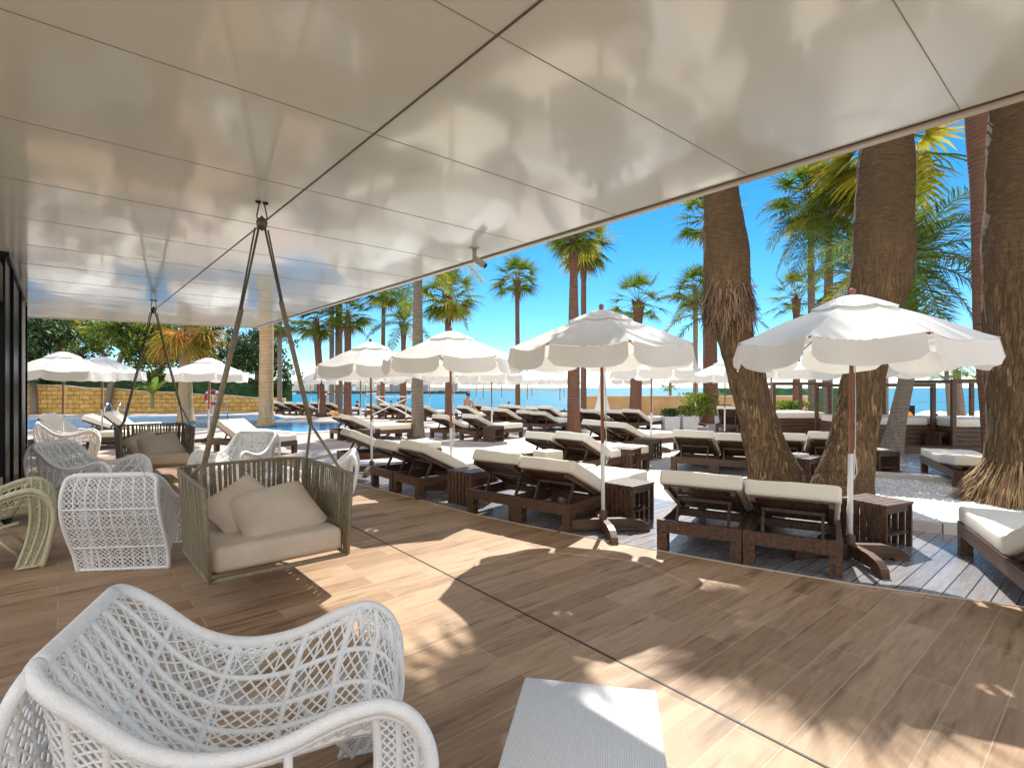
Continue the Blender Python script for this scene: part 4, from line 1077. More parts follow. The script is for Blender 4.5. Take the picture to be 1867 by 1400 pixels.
straight(337, 0, 605, 24, 26, 22, M_barkpale, None, 1, 'short pale palm with an orange dead frond skirt left of the pool', lean=2)
short = [o for o in C.objects if o.get('label', '').startswith('short pale palm')][0]
mb = MB(); rk = random.Random(8)
for i in range(13): fan_leaf(mb, i * 2.4, R(rk.uniform(5, 70)), .8, 1.0, rk, 19, .5, 0 if i % 3 else 1)
for i in range(26): fan_leaf(mb, i * 2.4, R(rk.uniform(-60, 5)), .7, .95, rk, 15, .8, 2 if i % 3 else 1, 2)
cr_ = bpy.data.objects.new('crown', mb.mesh('crown', [M_feather, M_fany, M_orfrond, M_stem])); C.objects.link(cr_); cr_.parent = short
cr_.location = (wp(337, 600, 24) - short.location) ; cr_.scale = (1.35,) * 3
straight(762, 0, 470, 16.9, 24, 19, M_barkg, FEA[0], 1.0, 'ringed grey palm trunk behind the second parasol, feathery crown under the canopy edge', lean=-1, boots=0)
straight(510, 0, 588, 33, 9, 9, M_barkg, FAN[0], 1.0, 'slim palm at the left edge of the sea view beside the dark tree', boots=0)
straight(576, 0, 585, 29, 15, 14, M_barkup, FAN[1], 1.0, 'palm with a reddish trunk right of the swing rope, leaning left', lean=12, boots=0, crz=1)
straight(605, 0, 470, 31, 10, 9, M_barkg, FAN[0], 1.1, 'thin pale trunk, leftmost of the three close together', crz=2)
straight(618, 0, 440, 30, 15, 13, M_barkg, FAN[2], 1.2, 'dark rough trunk, middle of the three close together', crz=3)
straight(634, 0, 574, 29, 15, 14, M_barkup, FAN[0], 1.1, 'red-brown palm, rightmost of the three close together, low fan crown', crz=4)
straight(700, 0, 526, 29, 9, 8, M_barkup, FAN[1], 1.0, 'slender palm rising left of the second parasol', lean=-3, boots=8, crz=1)
straight(736, 0, 592, 27, 12, 10, M_barkup, FEA[1], .95, 'spiky young palm with upright arching fronds left of the ringed trunk', boots=20, lean=-2)
straight(817, 0, 540, 26, 13, 13, M_barkup, FAN[3], 1.15, 'bushy yellow-green palm directly above the second parasol', boots=14, crz=2)
straight(943, 0, 512, 34, 10, 9, M_barkup, FAN[2], 1.25, 'solitary slim tall palm with a round crown in the middle of the sea view', lean=1, boots=22, crz=0)
straight(1046, 0, 420, 17.6, 25, 16, M_barkup, FAN[1], .8, 'palm with a flared trunk foot among the loungers behind the centre parasol', lean=0, boots=12, crz=0)
straight(1064, 0, 446, 27, 12, 11, M_barkup, FAN[3], 1.25, 'slim palm just right of the flared trunk, drooping yellow-green crown', lean=0, boots=34, crz=5)
straight(1164, 0, 552, 25, 24, 17, M_barkup, FAN[4], 1.15, 'stout medium palm with an open spiky crown behind the centre parasol', lean=-6, boots=16, crz=0)
straight(1296, 0, 575, 24, 28, 24, M_barkup, FEA[1], 1.15, 'palm hidden behind the left leaning trunk, feathery fronds arching out low', lean=0, boots=24, crz=1)
straight(1288, 0, 400, 29, 14, 13, M_barkg, FAN[2], 1.35, 'tall palm whose fan crown shows on both sides of the left leaning trunk', boots=0, crz=2)
straight(1268, 0, 530, 33, 10, 10, M_barkg, FAN[0], 1.2, 'far palm left of the left leaning trunk, half height', crz=0)
straight(1452, 0, 545, 27, 14, 12, M_barkup, FAN[4], 1.2, 'medium palm with a spiky fan crown between the leaning trunks', boots=12, crz=3)
straight(1478, 0, 360, 22.5, 15, 12, M_barkg, FAN[1], 1.35, 'tall slim palm with a large crown reaching the canopy edge', lean=3, boots=0, crz=1)
straight(1512, 0, 395, 21, 19, 16, M_barkg, FEA[2], .95, 'palm with a thick foot left of the right leaning trunk, feathery crown', lean=-4, boots=0, crz=1)
straight(1560, 0, 500, 19, 17, 15, M_barkup, FEA[0], 1.0, 'feathery palm directly left of the right leaning trunk', boots=10, crz=2, lean=30)
P = px_path([(1622, 829, 44), (1630, 800, 32), (1642, 740, 26), (1655, 680, 24), (1659, 600, 22), (1660, 540, 22), (1658, 480, 18)], 13.0)
palm((P[0][0].x, P[0][0].y, 0), P, M_barkg, FEA[2], .93, 'feather palm curving up right of the right leaning trunk, big airy crown', boots=14, crz=.4)
straight(1606, 0, 270, 19, 26, 22, M_barkg, YEL, 1.75, 'palm hidden behind the right leaning trunk, its sunlit yellow fronds showing left', crz=1)
straight(1725, 0, 668, 22, 9, 8, M_barkg, FEA[1], .48, 'dwarf feather palm with drooping tips left of the timber post', lean=8, crz=1)
straight(1744, 0, 676, 24, 16, 14, M_barkg, FAN[4], .75, 'dwarf bright green palm above the right-hand timber frame', lean=8, crz=2)
straight(1222, 0, 700, 40, 6, 6, M_barkg, FAN[4], .6, 'far small palm stump beyond the tan wall', ground=-3.5)
straight(108, 0, 600, 34, 13, 12, M_barkg, FAN[3], 1.2, 'shaggy palm behind the stone wall at far left', group='trees behind the stone wall')
straight(690, 0, 660, 55, 8, 8, M_barkg, FAN[0], 1.0, 'far beach palm left of the ringed trunk', ground=-3.5, crz=2)

# ================================================================== broadleaf trees, hedge, stone wall
def tree(base, trunk_pts, blobs, m, n, ls, label, cat='tree', barkm=M_barkg, seed=1):
    rk = random.Random(seed); root = empty('broadleaf_tree', base); b_ = Vector(base)
    P = [(Vector(p) - b_, r) for p, r in trunk_pts]
    t = bpy.data.objects.new('trunk', trunk_mesh(P, barkm, 10, .03, seed=seed)); C.objects.link(t); t.parent = root
    mb = MB(); top = P[-1][0]
    for c, r in blobs:
        c = Vector(c) - b_; mid = top.lerp(c, .5) + Vector((rk.uniform(-.3, .3), 0, -.3)); mb.tube([top, mid, c], [P[-1][1] * .7, P[-1][1] * .4, .02], 5)
    mb.build('limbs', barkm, root, True)
    mb = MB()
    for c, r in blobs:
        c = Vector(c) - b_; cl = [c + Vector((rk.gauss(0, 1), rk.gauss(0, 1), rk.gauss(0, .8))) * r * .5 for _ in range(int(7 + r * 5))]
        for i in range(int(n * r * r)):
            q = rk.choice(cl); p = q + Vector((rk.gauss(0, 1), rk.gauss(0, 1), rk.gauss(0, .7))) * r * .17
            a = Vector((rk.uniform(-1, 1), rk.uniform(-1, 1), rk.uniform(-1, 1))).normalized(); b3 = a.cross(Vector((rk.uniform(-1, 1), rk.uniform(-1, 1), 1))).normalized()
            s = ls * rk.uniform(.6, 1.3)
            mb.add([p - a * s, p - b3 * s * .45, p + a * s, p + b3 * s * .45], [(0, 1, 2, 3)])
    mb.build('crown', m, root)
    return tag(root, label, cat, 'trees behind the stone wall')
def B(px, py, d, r): return (tuple(wp(px, py, d)), r)
def T(L, d): return [(wp(x, y, d), w_ / 2 / F * d) for x, y, w_ in L]
tree(tuple(wp(452, 755, 37)), T([(452, 755, 14), (462, 715, 11), (470, 690, 9), (468, 672, 8)], 37), [B(430, 650, 37, 1.9), B(460, 625, 37, 1.8), B(497, 640, 37, 1.5), B(505, 680, 37, 1.3), B(400, 640, 37, 1.2), B(480, 655, 37, 1.4), B(512, 705, 37, .9), B(440, 612, 38, 1.4)], M_leafd, 480, .14, 'dark dense tree at the right end of the stone wall', seed=4)
tree(tuple(wp(196, 770, 33)), T([(190, 770, 12), (205, 690, 10), (225, 640, 8)], 33), [B(235, 600, 33, 2.0), B(265, 620, 33, 1.8), B(210, 590, 33, 1.7), B(285, 650, 33, 1.4), B(255, 655, 33, 1.2), B(190, 610, 34, 1.4), B(290, 610, 33, 1.5)], M_leafb, 420, .15, 'bright yellow-green tree with a leaning pale stem in the middle of the wall', seed=5)
tree(tuple(wp(60, 775, 32)), T([(64, 775, 13), (60, 700, 11), (55, 640, 9)], 32), [B(45, 600, 32, 2.0), B(70, 640, 32, 1.5), B(50, 660, 31, 1.6), B(20, 620, 32, 2.0), B(85, 600, 32, 1.4)], M_leafd, 450, .15, 'dark tree at the left edge beside the black glass wall', seed=6)
tree(tuple(wp(150, 765, 38)), T([(156, 765, 12), (150, 700, 10), (148, 650, 8)], 38), [B(140, 590, 38, 2.0), B(170, 610, 38, 1.7), B(120, 600, 38, 1.5), B(160, 650, 38, 1.0), B(180, 585, 38, 1.6)], M_leafd, 380, .15, 'mid green tree behind the two left parasols', seed=7)
tree(tuple(wp(300, 765, 36)), T([(300, 765, 12), (285, 700, 9), (300, 650, 8)], 36), [B(310, 640, 36, 1.7), B(350, 640, 38, 1.7), B(290, 690, 36, 1.0), B(375, 615, 38, 1.8), B(330, 600, 38, 1.8)], M_leafd, 400, .14, 'dark branching tree behind the short orange-skirted palm', seed=8)
# banana-like plant
bp_ = empty('broad_leaf_plant', tuple(wp(278, 745, 31))); mb = MB(); rk = random.Random(3)
for i in range(13):
    a = i * 2.4; d0 = Vector((math.cos(a) * rk.uniform(.4, 1), math.sin(a) * rk.uniform(.4, 1), rk.uniform(.7, 1.3))).normalized(); q = Vector((0, 0, .8)); pts = []
    for k in range(7): pts.append(q.copy()); q = q + d0 * .27; d0 = (d0 + Vector((0, 0, -.22))).normalized()
    vs = []
    for k, p in enumerate(pts):
        s = Vector((-math.sin(a), math.cos(a), 0)) * .19 * math.sin(PI * (k + .3) / 7.2); vs += [p - s, p + s]
    mb.add(vs, [(2 * k, 2 * k + 1, 2 * k + 3, 2 * k + 2) for k in range(6)])
mb.build('leaves', M_leafb, bp_); mb = MB(); mb.tube([(0, 0, 0), (0, 0, .9)], .09, 8); mb.build('stem', M_stem, bp_); tag(bp_, 'banana-like plant with broad upright leaves over the stone wall', 'plant')
# stone wall
M_ash = bpy.data.materials.new('yellow_ashlar'); M_ash.use_nodes = True
Nn = M_ash.node_tree.nodes; Ll = M_ash.node_tree.links; b = Nn['Principled BSDF']; b.inputs['Roughness'].default_value = .9
tc = Nn.new('ShaderNodeTexCoord'); mpw = Nn.new('ShaderNodeMapping'); mpw.inputs['Rotation'].default_value = (PI / 2, 0, 0); br = Nn.new('ShaderNodeTexBrick')
Ll.new(tc.outputs['Object'], mpw.inputs[0]); nz = Nn.new('ShaderNodeTexNoise'); nz.inputs['Scale'].default_value = 1.5
va = Nn.new('ShaderNodeVectorMath'); va.operation = 'MULTIPLY_ADD'; va.inputs[1].default_value = (.12, .12, .12); Ll.new(tc.outputs['Object'], nz.inputs[0]); Ll.new(nz.outputs['Color'], va.inputs[0]); Ll.new(mpw.outputs[0], va.inputs[2]); Ll.new(va.outputs[0], br.inputs[0])
br.inputs['Scale'].default_value = 1; br.inputs['Brick Width'].default_value = .55; br.inputs['Row Height'].default_value = .27; br.inputs['Mortar Size'].default_value = .012; br.offset = .43
br.inputs['Color1'].default_value = (.66, .40, .10, 1); br.inputs['Color2'].default_value = (.84, .56, .20, 1); br.inputs['Mortar'].default_value = (.20, .13, .05, 1)
n3 = Nn.new('ShaderNodeTexNoise'); n3.inputs['Scale'].default_value = 5; n3.inputs['Detail'].default_value = 8; Ll.new(tc.outputs['Object'], n3.inputs[0])
mx = Nn.new('ShaderNodeMix'); mx.data_type = 'RGBA'; mx.blend_type = 'MULTIPLY'; mx.inputs['Factor'].default_value = .8
r3 = Nn.new('ShaderNodeValToRGB'); r3.color_ramp.elements[0].position = .3; r3.color_ramp.elements[0].color = (.55, .5, .45, 1); r3.color_ramp.elements[1].position = .6; r3.color_ramp.elements[1].color = (1.0, 1, 1, 1)
Ll.new(n3.outputs[0], r3.inputs[0]); Ll.new(br.outputs[0], mx.inputs['A']); Ll.new(r3.outputs[0], mx.inputs['B']); Ll.new(mx.outputs['Result'], b.inputs['Base Color'])
bq = Nn.new('ShaderNodeBump'); bq.invert = True; bq.inputs['Distance'].default_value = .04; Ll.new(br.outputs['Fac'], bq.inputs['Height']); Ll.new(bq.outputs[0], b.inputs['Normal'])
a0, a1 = Vector((*gp(-160, 757.5), 0)), Vector((*gp(520, 749), 0)); mb = MB()
L_ = (a1 - a0).length; nrm_ = 24
def wtop(t): return 2.15 - 1.35 * min(1, t * 1.02) + .03 * math.sin(t * 40)
sw_ = empty('stone_wall', tuple(a0), ang(a1.x - a0.x, a1.y - a0.y))
for i in range(nrm_):
    t0, t1 = i / nrm_, (i + 1) / nrm_
    mb.hexa([(t0 * L_, 0, 0), (t1 * L_, 0, 0), (t1 * L_, .5, 0), (t0 * L_, .5, 0), (t0 * L_, 0, wtop(t0)), (t1 * L_, 0, wtop(t1)), (t1 * L_, .5, wtop(t1)), (t0 * L_, .5, wtop(t0))])
mb.build('masonry', M_ash, sw_); mb = MB()
for i in range(nrm_):
    t0, t1 = i / nrm_, (i + 1) / nrm_
    mb.hexa([(t0 * L_, -.04, wtop(t0)), (t1 * L_, -.04, wtop(t1)), (t1 * L_, .54, wtop(t1)), (t0 * L_, .54, wtop(t0)), (t0 * L_, -.04, wtop(t0) + .06), (t1 * L_, -.04, wtop(t1) + .06), (t1 * L_, .54, wtop(t1) + .06), (t0 * L_, .54, wtop(t0) + .06)])
mb.build('coping', M_stone, sw_); tag(sw_, 'yellow ashlar stone garden wall behind the pool, dropping to the right', 'wall')
hg = empty('clipped_hedge', tuple(a0 + Vector((0, 1.2, 0))), sw_.rotation_euler.z); mb = MB(); rk = random.Random(9)
def hp(u, v):
    x = u * L_ * .995; p = [(0, 0), (0, 1), (.15, 1.06), (.9, 1.06), (1, 1), (1, 0)]; i = min(int(v * 5), 4); f = v * 5 - i
    y = p[i][0] + (p[i + 1][0] - p[i][0]) * f; z = p[i][1] + (p[i + 1][1] - p[i][1]) * f; hh = 3.0 - 1.2 * u
    return (x, y * 1.1 + .12 * noise.noise(Vector((x, y * 3, z * 4))), z * hh + .12 * noise.noise(Vector((x * 1.7, y, 5))))
mb.grid(hp, 160, 20); mb.build('hedge_body', M_hedge, hg, True); mb = MB()
for i in range(16000):
    u = rk.random(); v = rk.uniform(.02, .75); p = Vector(hp(u, v)) + Vector((0, rk.uniform(-.08, .05), rk.uniform(-.05, .1)))
    a = Vector((rk.uniform(-1, 1), rk.uniform(-1, .2), rk.uniform(-.6, 1))).normalized() * .07; b3 = a.cross(Vector((rk.random(), -1, rk.random()))).normalized() * .035
    mb.add([p - a, p - b3, p + a, p + b3], [(0, 1, 2, 3)])
mb.build('hedge_leaves', M_leafd, hg); tag(hg, 'dark green clipped hedge above the stone wall', 'hedge')

# tan rendered wall and planters
tw = empty('tan_wall', (4.1, 31.2, 0)); 
mb = MB(); mb.box(0, 13.3, -.15, .15, 0, 1.05); mb.build('render', M_tanwall, tw); mb = MB(); mb.box(-.05, 13.35, -.2, .2, 1.05, 1.13); mb.build('coping', M_stone, tw)
tag(tw, 'low tan rendered wall with a pale coping before the sea', 'wall')
th = empty('dark_hedge', (12.0, 33, 0)); mb = MB()
mb.grid(lambda u, v: (u * 11, math.sin(v * PI) * -.5 + .1 * noise.noise(Vector((u * 20, v * 4, 1))), v * 1.55 + .1 * noise.noise(Vector((u * 25, v * 5, 2)))), 60, 8); mb.build('hedge_leaves', M_hedge, th, True); tag(th, 'dark low hedge beyond the tan wall on the right', 'hedge')
def shrub_mb(r, h, n, rk, ls):
    mb = MB()
    for i in range(n):
        p = Vector((rk.gauss(0, r * .45), rk.gauss(0, r * .45), h * (.25 + .75 * rk.random() ** .8)))
        a = Vector((rk.uniform(-1, 1), rk.uniform(-1, 1), rk.uniform(0, 1.2))).normalized() * ls; b3 = a.cross(Vector((rk.random(), 1, rk.random()))).normalized() * ls * .35
        mb.add([p - a, p - b3, p + a, p + b3], [(0, 1, 2, 3)])
    return mb
for i, (px, m, h, lab) in enumerate([(1222, M_leafd, .35, 'white cube planter with a low dark shrub, leftmost of the row'), (1255, M_leafb, .45, 'white cube planter with a bright shrub, second from the left'), (1322, M_leafb, .5, 'white cube planter with a yellow-tipped plant by the leaning trunk'), (1344, M_leafb, .4, 'white cube planter partly hidden by the left leaning trunk')]):
    d = 20.3; o = empty('planter', ((px - CX) / F * d, d, 0)); rk = random.Random(i)
    mb = MB()
    s = .27
    mb.hexa([(-s, -s, 0), (s, -s, 0), (s, s, 0), (-s, s, 0), (-s * 1.1, -s * 1.1, .5), (s * 1.1, -s * 1.1, .5), (s * 1.1, s * 1.1, .5), (-s * 1.1, s * 1.1, .5)]); mb.build('pot', M_green, o)
    mb = shrub_mb(.33, h, 500, rk, .07); mb.v = [(x, y, z + .42) for x, y, z in mb.v]; mb.build('shrub', m, o); tag(o, lab, 'planter', 'white planter boxes')
for i, (px, py, d, r, h, lab, m) in enumerate([(1277, 750, 24, .8, 1.35, 'loose round shrub behind the white planters', M_leafb), (1437, 745, 22, .6, 1.05, 'yellow-green bush behind the left daybed', M_leafb)]):
    o = empty('shrub', ((px - CX) / F * d, d, 0)); shrub_mb(r, h, 1500, random.Random(i + 40), .08).build('foliage', m, o); mb = MB(); mb.tube([(0, 0, 0), (0, 0, h * .7)], .04, 6); mb.build('stem', M_barkg, o); tag(o, lab, 'shrub')

# ================================================================== daybeds with timber frames
def daybed(name, x, y, rz, W, D_, H, lab):
    o = empty('daybed', (x, y, 0), rz)
    mb = MB()
    for k in range(5): mb.box(.05, W - .05, .035 + .001 * k, D_ - .05, .04 + k * .112, .04 + k * .112 + .10)
    mb.build('base', M_wood, o)
    rbox('mattress', M_cush, o, .08, W - .08, .06, D_ - .06, .602, .80, .04)
    for a, b_ in ((0, 0), (W, 0), (0, D_), (W, D_)):
        mb = MB(); mb.box(a - .045, a + .045, b_ - .045, b_ + .045, 0, H); mb.build('post', M_wood, o)
    for p, q in (((-.045, 0), (W + .045, 0)), ((-.045, D_), (W + .045, D_))): mb = MB(); mb.bar((*p, H + .045), (*q, H + .045), .09, .088); mb.build('beam', M_wood, o)
    mb = MB()
    for i in range(9): xx = .1 + i * (W - .2) / 8; mb.box(xx - .02, xx + .02, .05, D_ - .05, H + .02, H + .07)
    mb.build('slat_roof', M_wood, o)
    return tag(o, lab, 'daybed', 'timber framed daybeds')
daybed('d', (1411 - CX) / F * 17, 17, -.06, 1.72, 1.9, 1.68, 'timber framed daybed seen between the two leaning trunks')
daybed('d', 9.1, 14.0, -.05, 1.95, 2.0, 1.62, 'timber framed daybed right of the right leaning trunk')
daybed('d', (1738 - CX) / F * 13.2, 13.2, -.08, 1.9, 2.0, 1.72, 'timber framed daybed beside the trunk at the right edge')
mb = MB(); mb.box(0, 8.2, 0, .5, 0, .14); st_ = mb.build('timber_step', M_wood, None, False, (7.6, 13.0, .01), -.06); tag(st_, 'long dark timber step in front of the right daybeds', 'step')

# ================================================================== pool things
def lifebuoy(loc, rz, Rr, lab, flat=1):
    o = empty('lifebuoy', loc, rz); mb = MB(); mb.tube([(Rr * flat * math.cos(a), 0, Rr * math.sin(a)) for a in [2 * PI * i / 32 for i in range(32)]], .07, 10, closed=True); mb.build('ring', M_red, o, True)
    for k in range(4):
        a = PI / 4 + k * PI / 2; mb = MB(); mb.tube([(Rr * flat * math.cos(a + q), 0, Rr * math.sin(a + q)) for q in (-.16, -.05, .05, .16)], .074, 10); mb.build('reflective_band', M_paper, o, True)
    mb = MB(); mb.bar((0, .1, -loc[2]), (0, .1, .1), .05, .05); mb.build('stand', M_whitemetal, o)
    return tag(o, lab, 'lifebuoy')
p = wp(387, 724, 27.5); lifebuoy(tuple(p), .1, .33, 'red and white lifebuoy ring at the far side of the pool')
p = wp(598, 728, 31); lifebuoy(tuple(p), 1.2, .36, 'red lifebuoy turned edge-on beside the dark palm trunks', .7)
def ladder(loc, rz, lab):
    o = empty('pool_ladder', loc, rz)
    for s in (-.25, .25):
        mb = MB(); mb.tube([(-.55, s, 0), (-.5, s, .55), (-.3, s, .85), (0, s, .9), (.25, s, .7), (.3, s, .3), (.3, s, -.1)], .022, 8); mb.build('handrail', M_steel, o, True)
    for z in (.1, .3): mb = MB(); mb.bar((.3, -.25, z), (.3, .25, z), .06, .02); mb.build('tread', M_steel, o)
    return tag(o, lab, 'pool ladder', 'pool ladders')
x, y = gp(208, 772); ladder((x, y, 0), -1.3, 'steel pool ladder rail behind the second swing seat')
x, y = gp(400, 761); ladder((x, y, 0), 1.4, 'steel pool ladder at the far pool side next to the lifebuoy')
cf = empty('crossed_frame', ((690 - CX) / F * 26, 26, 0)); 
for a, b_ in (((-.9, 0), (1.6, 1.15)), ((1.9, 0), (-.2, 1.15))): mb = MB(); mb.tube([(a[0], 0, a[1]), (b_[0], 0, b_[1])], .03, 6); mb.build('leg', M_whitemetal, cf)
mb = MB(); mb.tube([(-.2, 0, 1.15), (1.6, .02, 1.15)], .03, 6); mb.build('top_bar', M_whitemetal, cf); tag(cf, 'pale crossed metal frame standing before the far loungers', 'frame')
# poolside sign disc on the beach
sg = empty('round_sign', (wp(1655, 755, 40).x, 40, -1.2)); mb = MB(); mb.box(-.55, .55, 0, .06, -.55, 1.45); mb.build('board', M_black, sg)
mb = MB(); mb.tube([(-.1, -.02, .55), (-.1, -.045, .55)], .5, 24); mb.build('disc', M_orange, sg); tag(sg, 'black board with an orange disc behind the leaning palm on the right', 'sign')
mb = MB(); mb.box(-.4, .4, 0, .08, -2.35, -.551); mb.build('post', M_black, sg)
# beach parasols far below on the right
mbp = MB(); mbp.lathe([(0, 2.5), (.5, 2.38), (1.35, 1.95), (1.42, 1.75)], 8); ca_me = mbp.mesh('beach_canopy', M_cloth)
mbp = MB(); mbp.tube([(0, 0, 0), (0, 0, 2.45)], .04, 6); po_me = mbp.mesh('beach_pole', M_whitemetal)
for i, (px, d) in enumerate([(1622, 60), (1640, 56), (1693, 62), (1683, 55), (1715, 60), (1776, 58), (1790, 62), (1704, 52)]):
    o = empty('beach_parasol', ((px - CX) / F * d, d, -3.55 - .3 * (i % 2)))
    for nm, me in (('canopy', ca_me), ('pole', po_me)): q = bpy.data.objects.new(nm, me); C.objects.link(q); q.parent = o
    tag(o, 'white parasol down on the beach, ' + ['leftmost, seen past the leaning trunk', 'second from the left', 'right of the orange disc', 'directly right of the orange disc, nearer', 'left of the timber post', 'standing alone between the right posts', 'rightmost, against the massive trunk', 'nearest, above the orange-shirted person'][i], 'parasol', 'white parasols on the beach')

# ================================================================== people
RAD = {'pelvis': .14, 'belly': .13, 'chest': .15, 'neck': .055, 'head': .085, 'crown': .075, 'sh': .06, 'el': .045, 'w': .032, 'wr': .032, 'ha': .035, 'hip': .1, 'kn': .062, 'an': .04, 'to': .04, 'e': .045, 's': .06, 'h': .035}
def radfix(J):
    R_ = {}
    for n_ in J:
        k = n_[:-1] if n_[-1] in 'lr' and n_ not in ('chest',) and n_[:-1] in ('sh', 'el', 'wr', 'ha', 'hip', 'kn', 'an', 'to') else n_
        R_[n_] = RAD[k]
    return R_
def sit(lean=.12):
    J = {'pelvis': (0, 0, .12), 'belly': (lean * .3, 0, .32), 'chest': (lean, 0, .52), 'neck': (lean * 1.2, 0, .70), 'head': (lean * 1.5, 0, .82), 'crown': (lean * 1.5, 0, .91)}
    for s, k in (('l', 1), ('r', -1)):
        J.update({'sh' + s: (lean, k * .19, .62), 'el' + s: (lean + .12, k * .25, .38), 'wr' + s: (.38, k * .16, .30), 'ha' + s: (.45, k * .13, .30), 'hip' + s: (.06, k * .10, .10), 'kn' + s: (.45, k * .14, .22), 'an' + s: (.80, k * .12, .03), 'to' + s: (.92, k * .12, .06)})
    return J
def stand():
    J = {'pelvis': (0, 0, .95), 'belly': (0, 0, 1.12), 'chest': (.0, 0, 1.33), 'neck': (.01, 0, 1.5), 'head': (.03, 0, 1.62), 'crown': (.03, 0, 1.71)}
    for s, k in (('l', 1), ('r', -1)):
        J.update({'sh' + s: (0, k * .19, 1.42), 'el' + s: (-.02, k * .24, 1.13), 'wr' + s: (.06, k * .25, .9), 'ha' + s: (.08, k * .25, .8), 'hip' + s: (0, k * .10, .90), 'kn' + s: (.03, k * .11, .5), 'an' + s: (-.02, k * .11, .08), 'to' + s: (.12, k * .12, .04)})
    return J
def person(J, parts, label, loc, rz, s=1):
    r = radfix(J)
    root = empty('person', loc, rz); root.scale = (s,) * 3
    me = bpy.data.meshes.new('body'); names = list(J); idx = {n_: i for i, n_ in enumerate(names)}
    E = [('pelvis', 'belly'), ('belly', 'chest'), ('chest', 'neck'), ('neck', 'head'), ('head', 'crown')]
    for q in 'lr': E += [('chest', 'sh' + q), ('sh' + q, 'el' + q), ('el' + q, 'wr' + q), ('wr' + q, 'ha' + q), ('pelvis', 'hip' + q), ('hip' + q, 'kn' + q), ('kn' + q, 'an' + q), ('an' + q, 'to' + q)]
    me.from_pydata([J[n_] for n_ in names], [(idx[a], idx[b_]) for a, b_ in E], [])
    o = bpy.data.objects.new('body', me); C.objects.link(o); o.modifiers.new('s', 'SKIN'); o.modifiers.new('d', 'SUBSURF').levels = 1
    for n_, i in idx.items(): v = me.skin_vertices[0].data[i]; v.radius = (r[n_], r[n_]); v.use_root = n_ == 'pelvis'
    bpy.context.view_layer.update(); dg = bpy.context.evaluated_depsgraph_get(); m2 = bpy.data.meshes.new_from_object(o.evaluated_get(dg)); o.modifiers.clear(); o.data = m2
    m2.materials.clear(); m2.materials.append(M_skin); m2.polygons.foreach_set('use_smooth', [True] * len(m2.polygons)); o.parent = root
    hd = Vector(J['head']); mb = MB()
    mb.grid(lambda u, v: (hd.x + .105 * math.sin(v * PI * .62) * math.cos(u * 2 * PI) - .015, hd.y + .095 * math.sin(v * PI * .62) * math.sin(u * 2 * PI), hd.z + .04 + .11 * math.cos(v * PI * .62)), 14, 8); mb.build('hair', M_hair, root, True)
    for nm, m, seq, rr in parts:
        mb = MB(); mb.tube([J[q] if isinstance(q, str) else q for q in seq], rr, 10); mb.build(nm, m, root, True)
    return tag(root, label, 'person', 'people at the beach club')
J = sit(.10); person(J, [('swim_shorts', M_navy, [(-.06, 0, .10), (.12, 0, .13), (.28, 0, .18)], [.16, .17, .15])], 'bare-backed person with dark hair sitting on a lounger, seen from behind', (-2.05, 23.75, .42), ang(.5, .8), 1.0)
SJ = stand()
def shirt(m): return ('shirt', m, [(0, 0, .98), (0, 0, 1.2), (0, 0, 1.40), (.0, 0, 1.47)], [.155, .165, .19, .08])
def shorts(m): return ('shorts', m, [(0, 0, .62), (0, 0, .85), (0, 0, 1.0)], [.17, .175, .16])
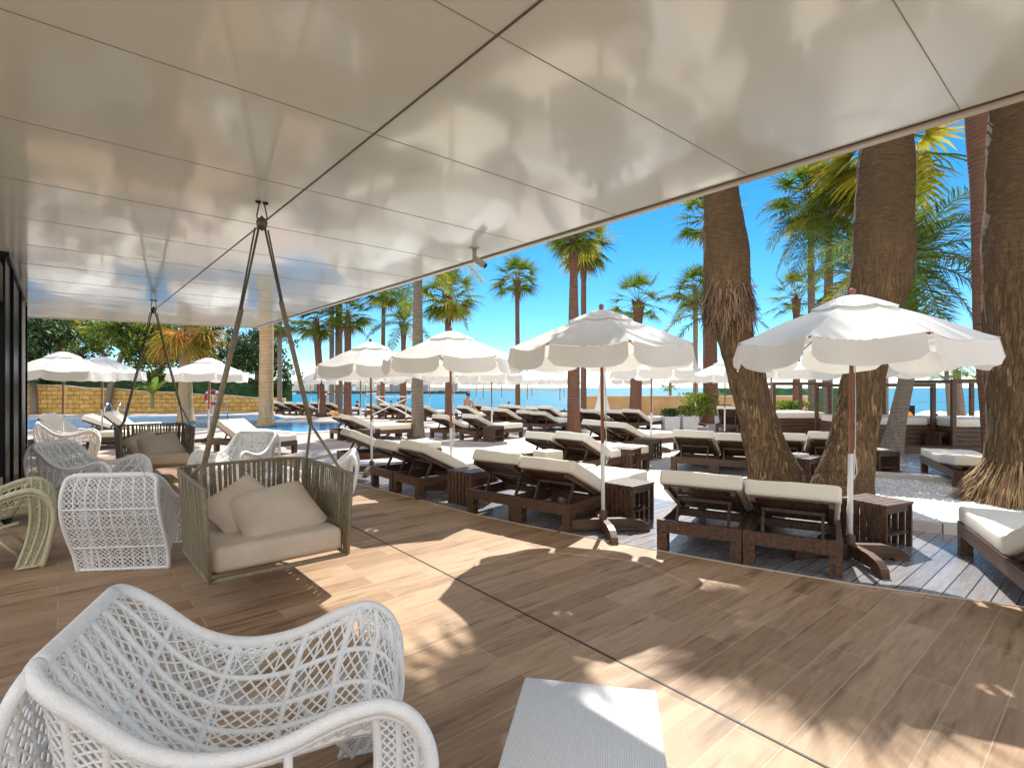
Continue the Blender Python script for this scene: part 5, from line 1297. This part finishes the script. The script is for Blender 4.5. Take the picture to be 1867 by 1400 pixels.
for px, ytop, d, m, s_, lab, rz in [
    (1706, 752, 26, M_orange, 1, 'person in an orange shirt standing behind the slatted table on the right', 1.5),
    (1765, 761, 27, M_teal, 1, 'person in a green top between the right posts', 3.5),
    (1676, 764, 34, M_navy, 1, 'person in dark clothes right of the orange disc', 2),
    (726, 727, 46, M_navy, 1, 'small far bather in dark clothes, left of the group by the ringed trunk', 0),
    (713, 729, 46, M_orange, 1, 'small far bather in orange, farthest left of the group by the ringed trunk', 1),
    (739, 728, 47, M_teal, 1, 'small far bather closest to the ringed trunk', 3),
    (652, 729, 38, M_black, 1, 'dark-clothed person seated left of the tall red pole', 4),
    (928, 731, 44, M_navy, 1, 'far bather right of the bare-backed person', 4), (1796, 764, 30, M_black, 1, 'person in black by the trunk at the right edge', 4)]:
    h = EYE - (ytop - HY) / F * d - 1.80
    person(SJ, [shirt(m), shorts(M_navy if m is not M_navy else M_black)], lab, ((px - CX) / F * d, d, max(h, -3.55)), rz, s_)
# ragged fibre collar on the left leaning trunk
own = [o for o in C.objects if o.get('label', '').startswith('thick leaning palm')][0]
mb = MB(); rk = random.Random(77); cc = wp(1329, 556, dA) - own.location
for i in range(900):
    a = rk.uniform(0, 2 * PI); z = rk.gauss(0, .16); o = Vector((math.cos(a), math.sin(a), 0)); p = cc + Vector((0, 0, z)) + o * .37 + Vector(((-.012) * z * 3, 0, 0))
    q = p + o * rk.uniform(.01, .10) + Vector((rk.uniform(-.05, .05), rk.uniform(-.05, .05), -rk.uniform(.08, .32))); s = Vector((-o.y, o.x, 0)) * rk.uniform(.006, .018)
    mb.add([p - s, p + s, q + s * .4, q - s * .4], [(0, 1, 2, 3)])
mb.build('fibre_collar', M_collar, own)
own = [o for o in C.objects if o.get('label', '').startswith('massive straight')][0]
mb = MB()
for i in range(2200):
    a = rk.uniform(0, 2 * PI); o = Vector((math.cos(a), math.sin(a), 0)); z = rk.uniform(.05, .75) * rk.random() ** .4; p = Vector((0, 0, z)) + o * (.53 - z * .24)
    q = Vector((o.x, o.y, 0)) * (rk.uniform(.56, .72) + .06 * math.sin(a * 5)) + Vector((rk.uniform(-.09, .09), rk.uniform(-.09, .09), .045)); s = Vector((-o.y, o.x, 0)) * rk.uniform(.003, .009)
    m_ = (p + q) / 2 + o * .05; mb.add([p - s, p + s, m_ + s, m_ - s, q + s * .5, q - s * .5], [(0, 1, 2, 3), (3, 2, 4, 5)])
mb.build('root_fibres', M_straw, own)
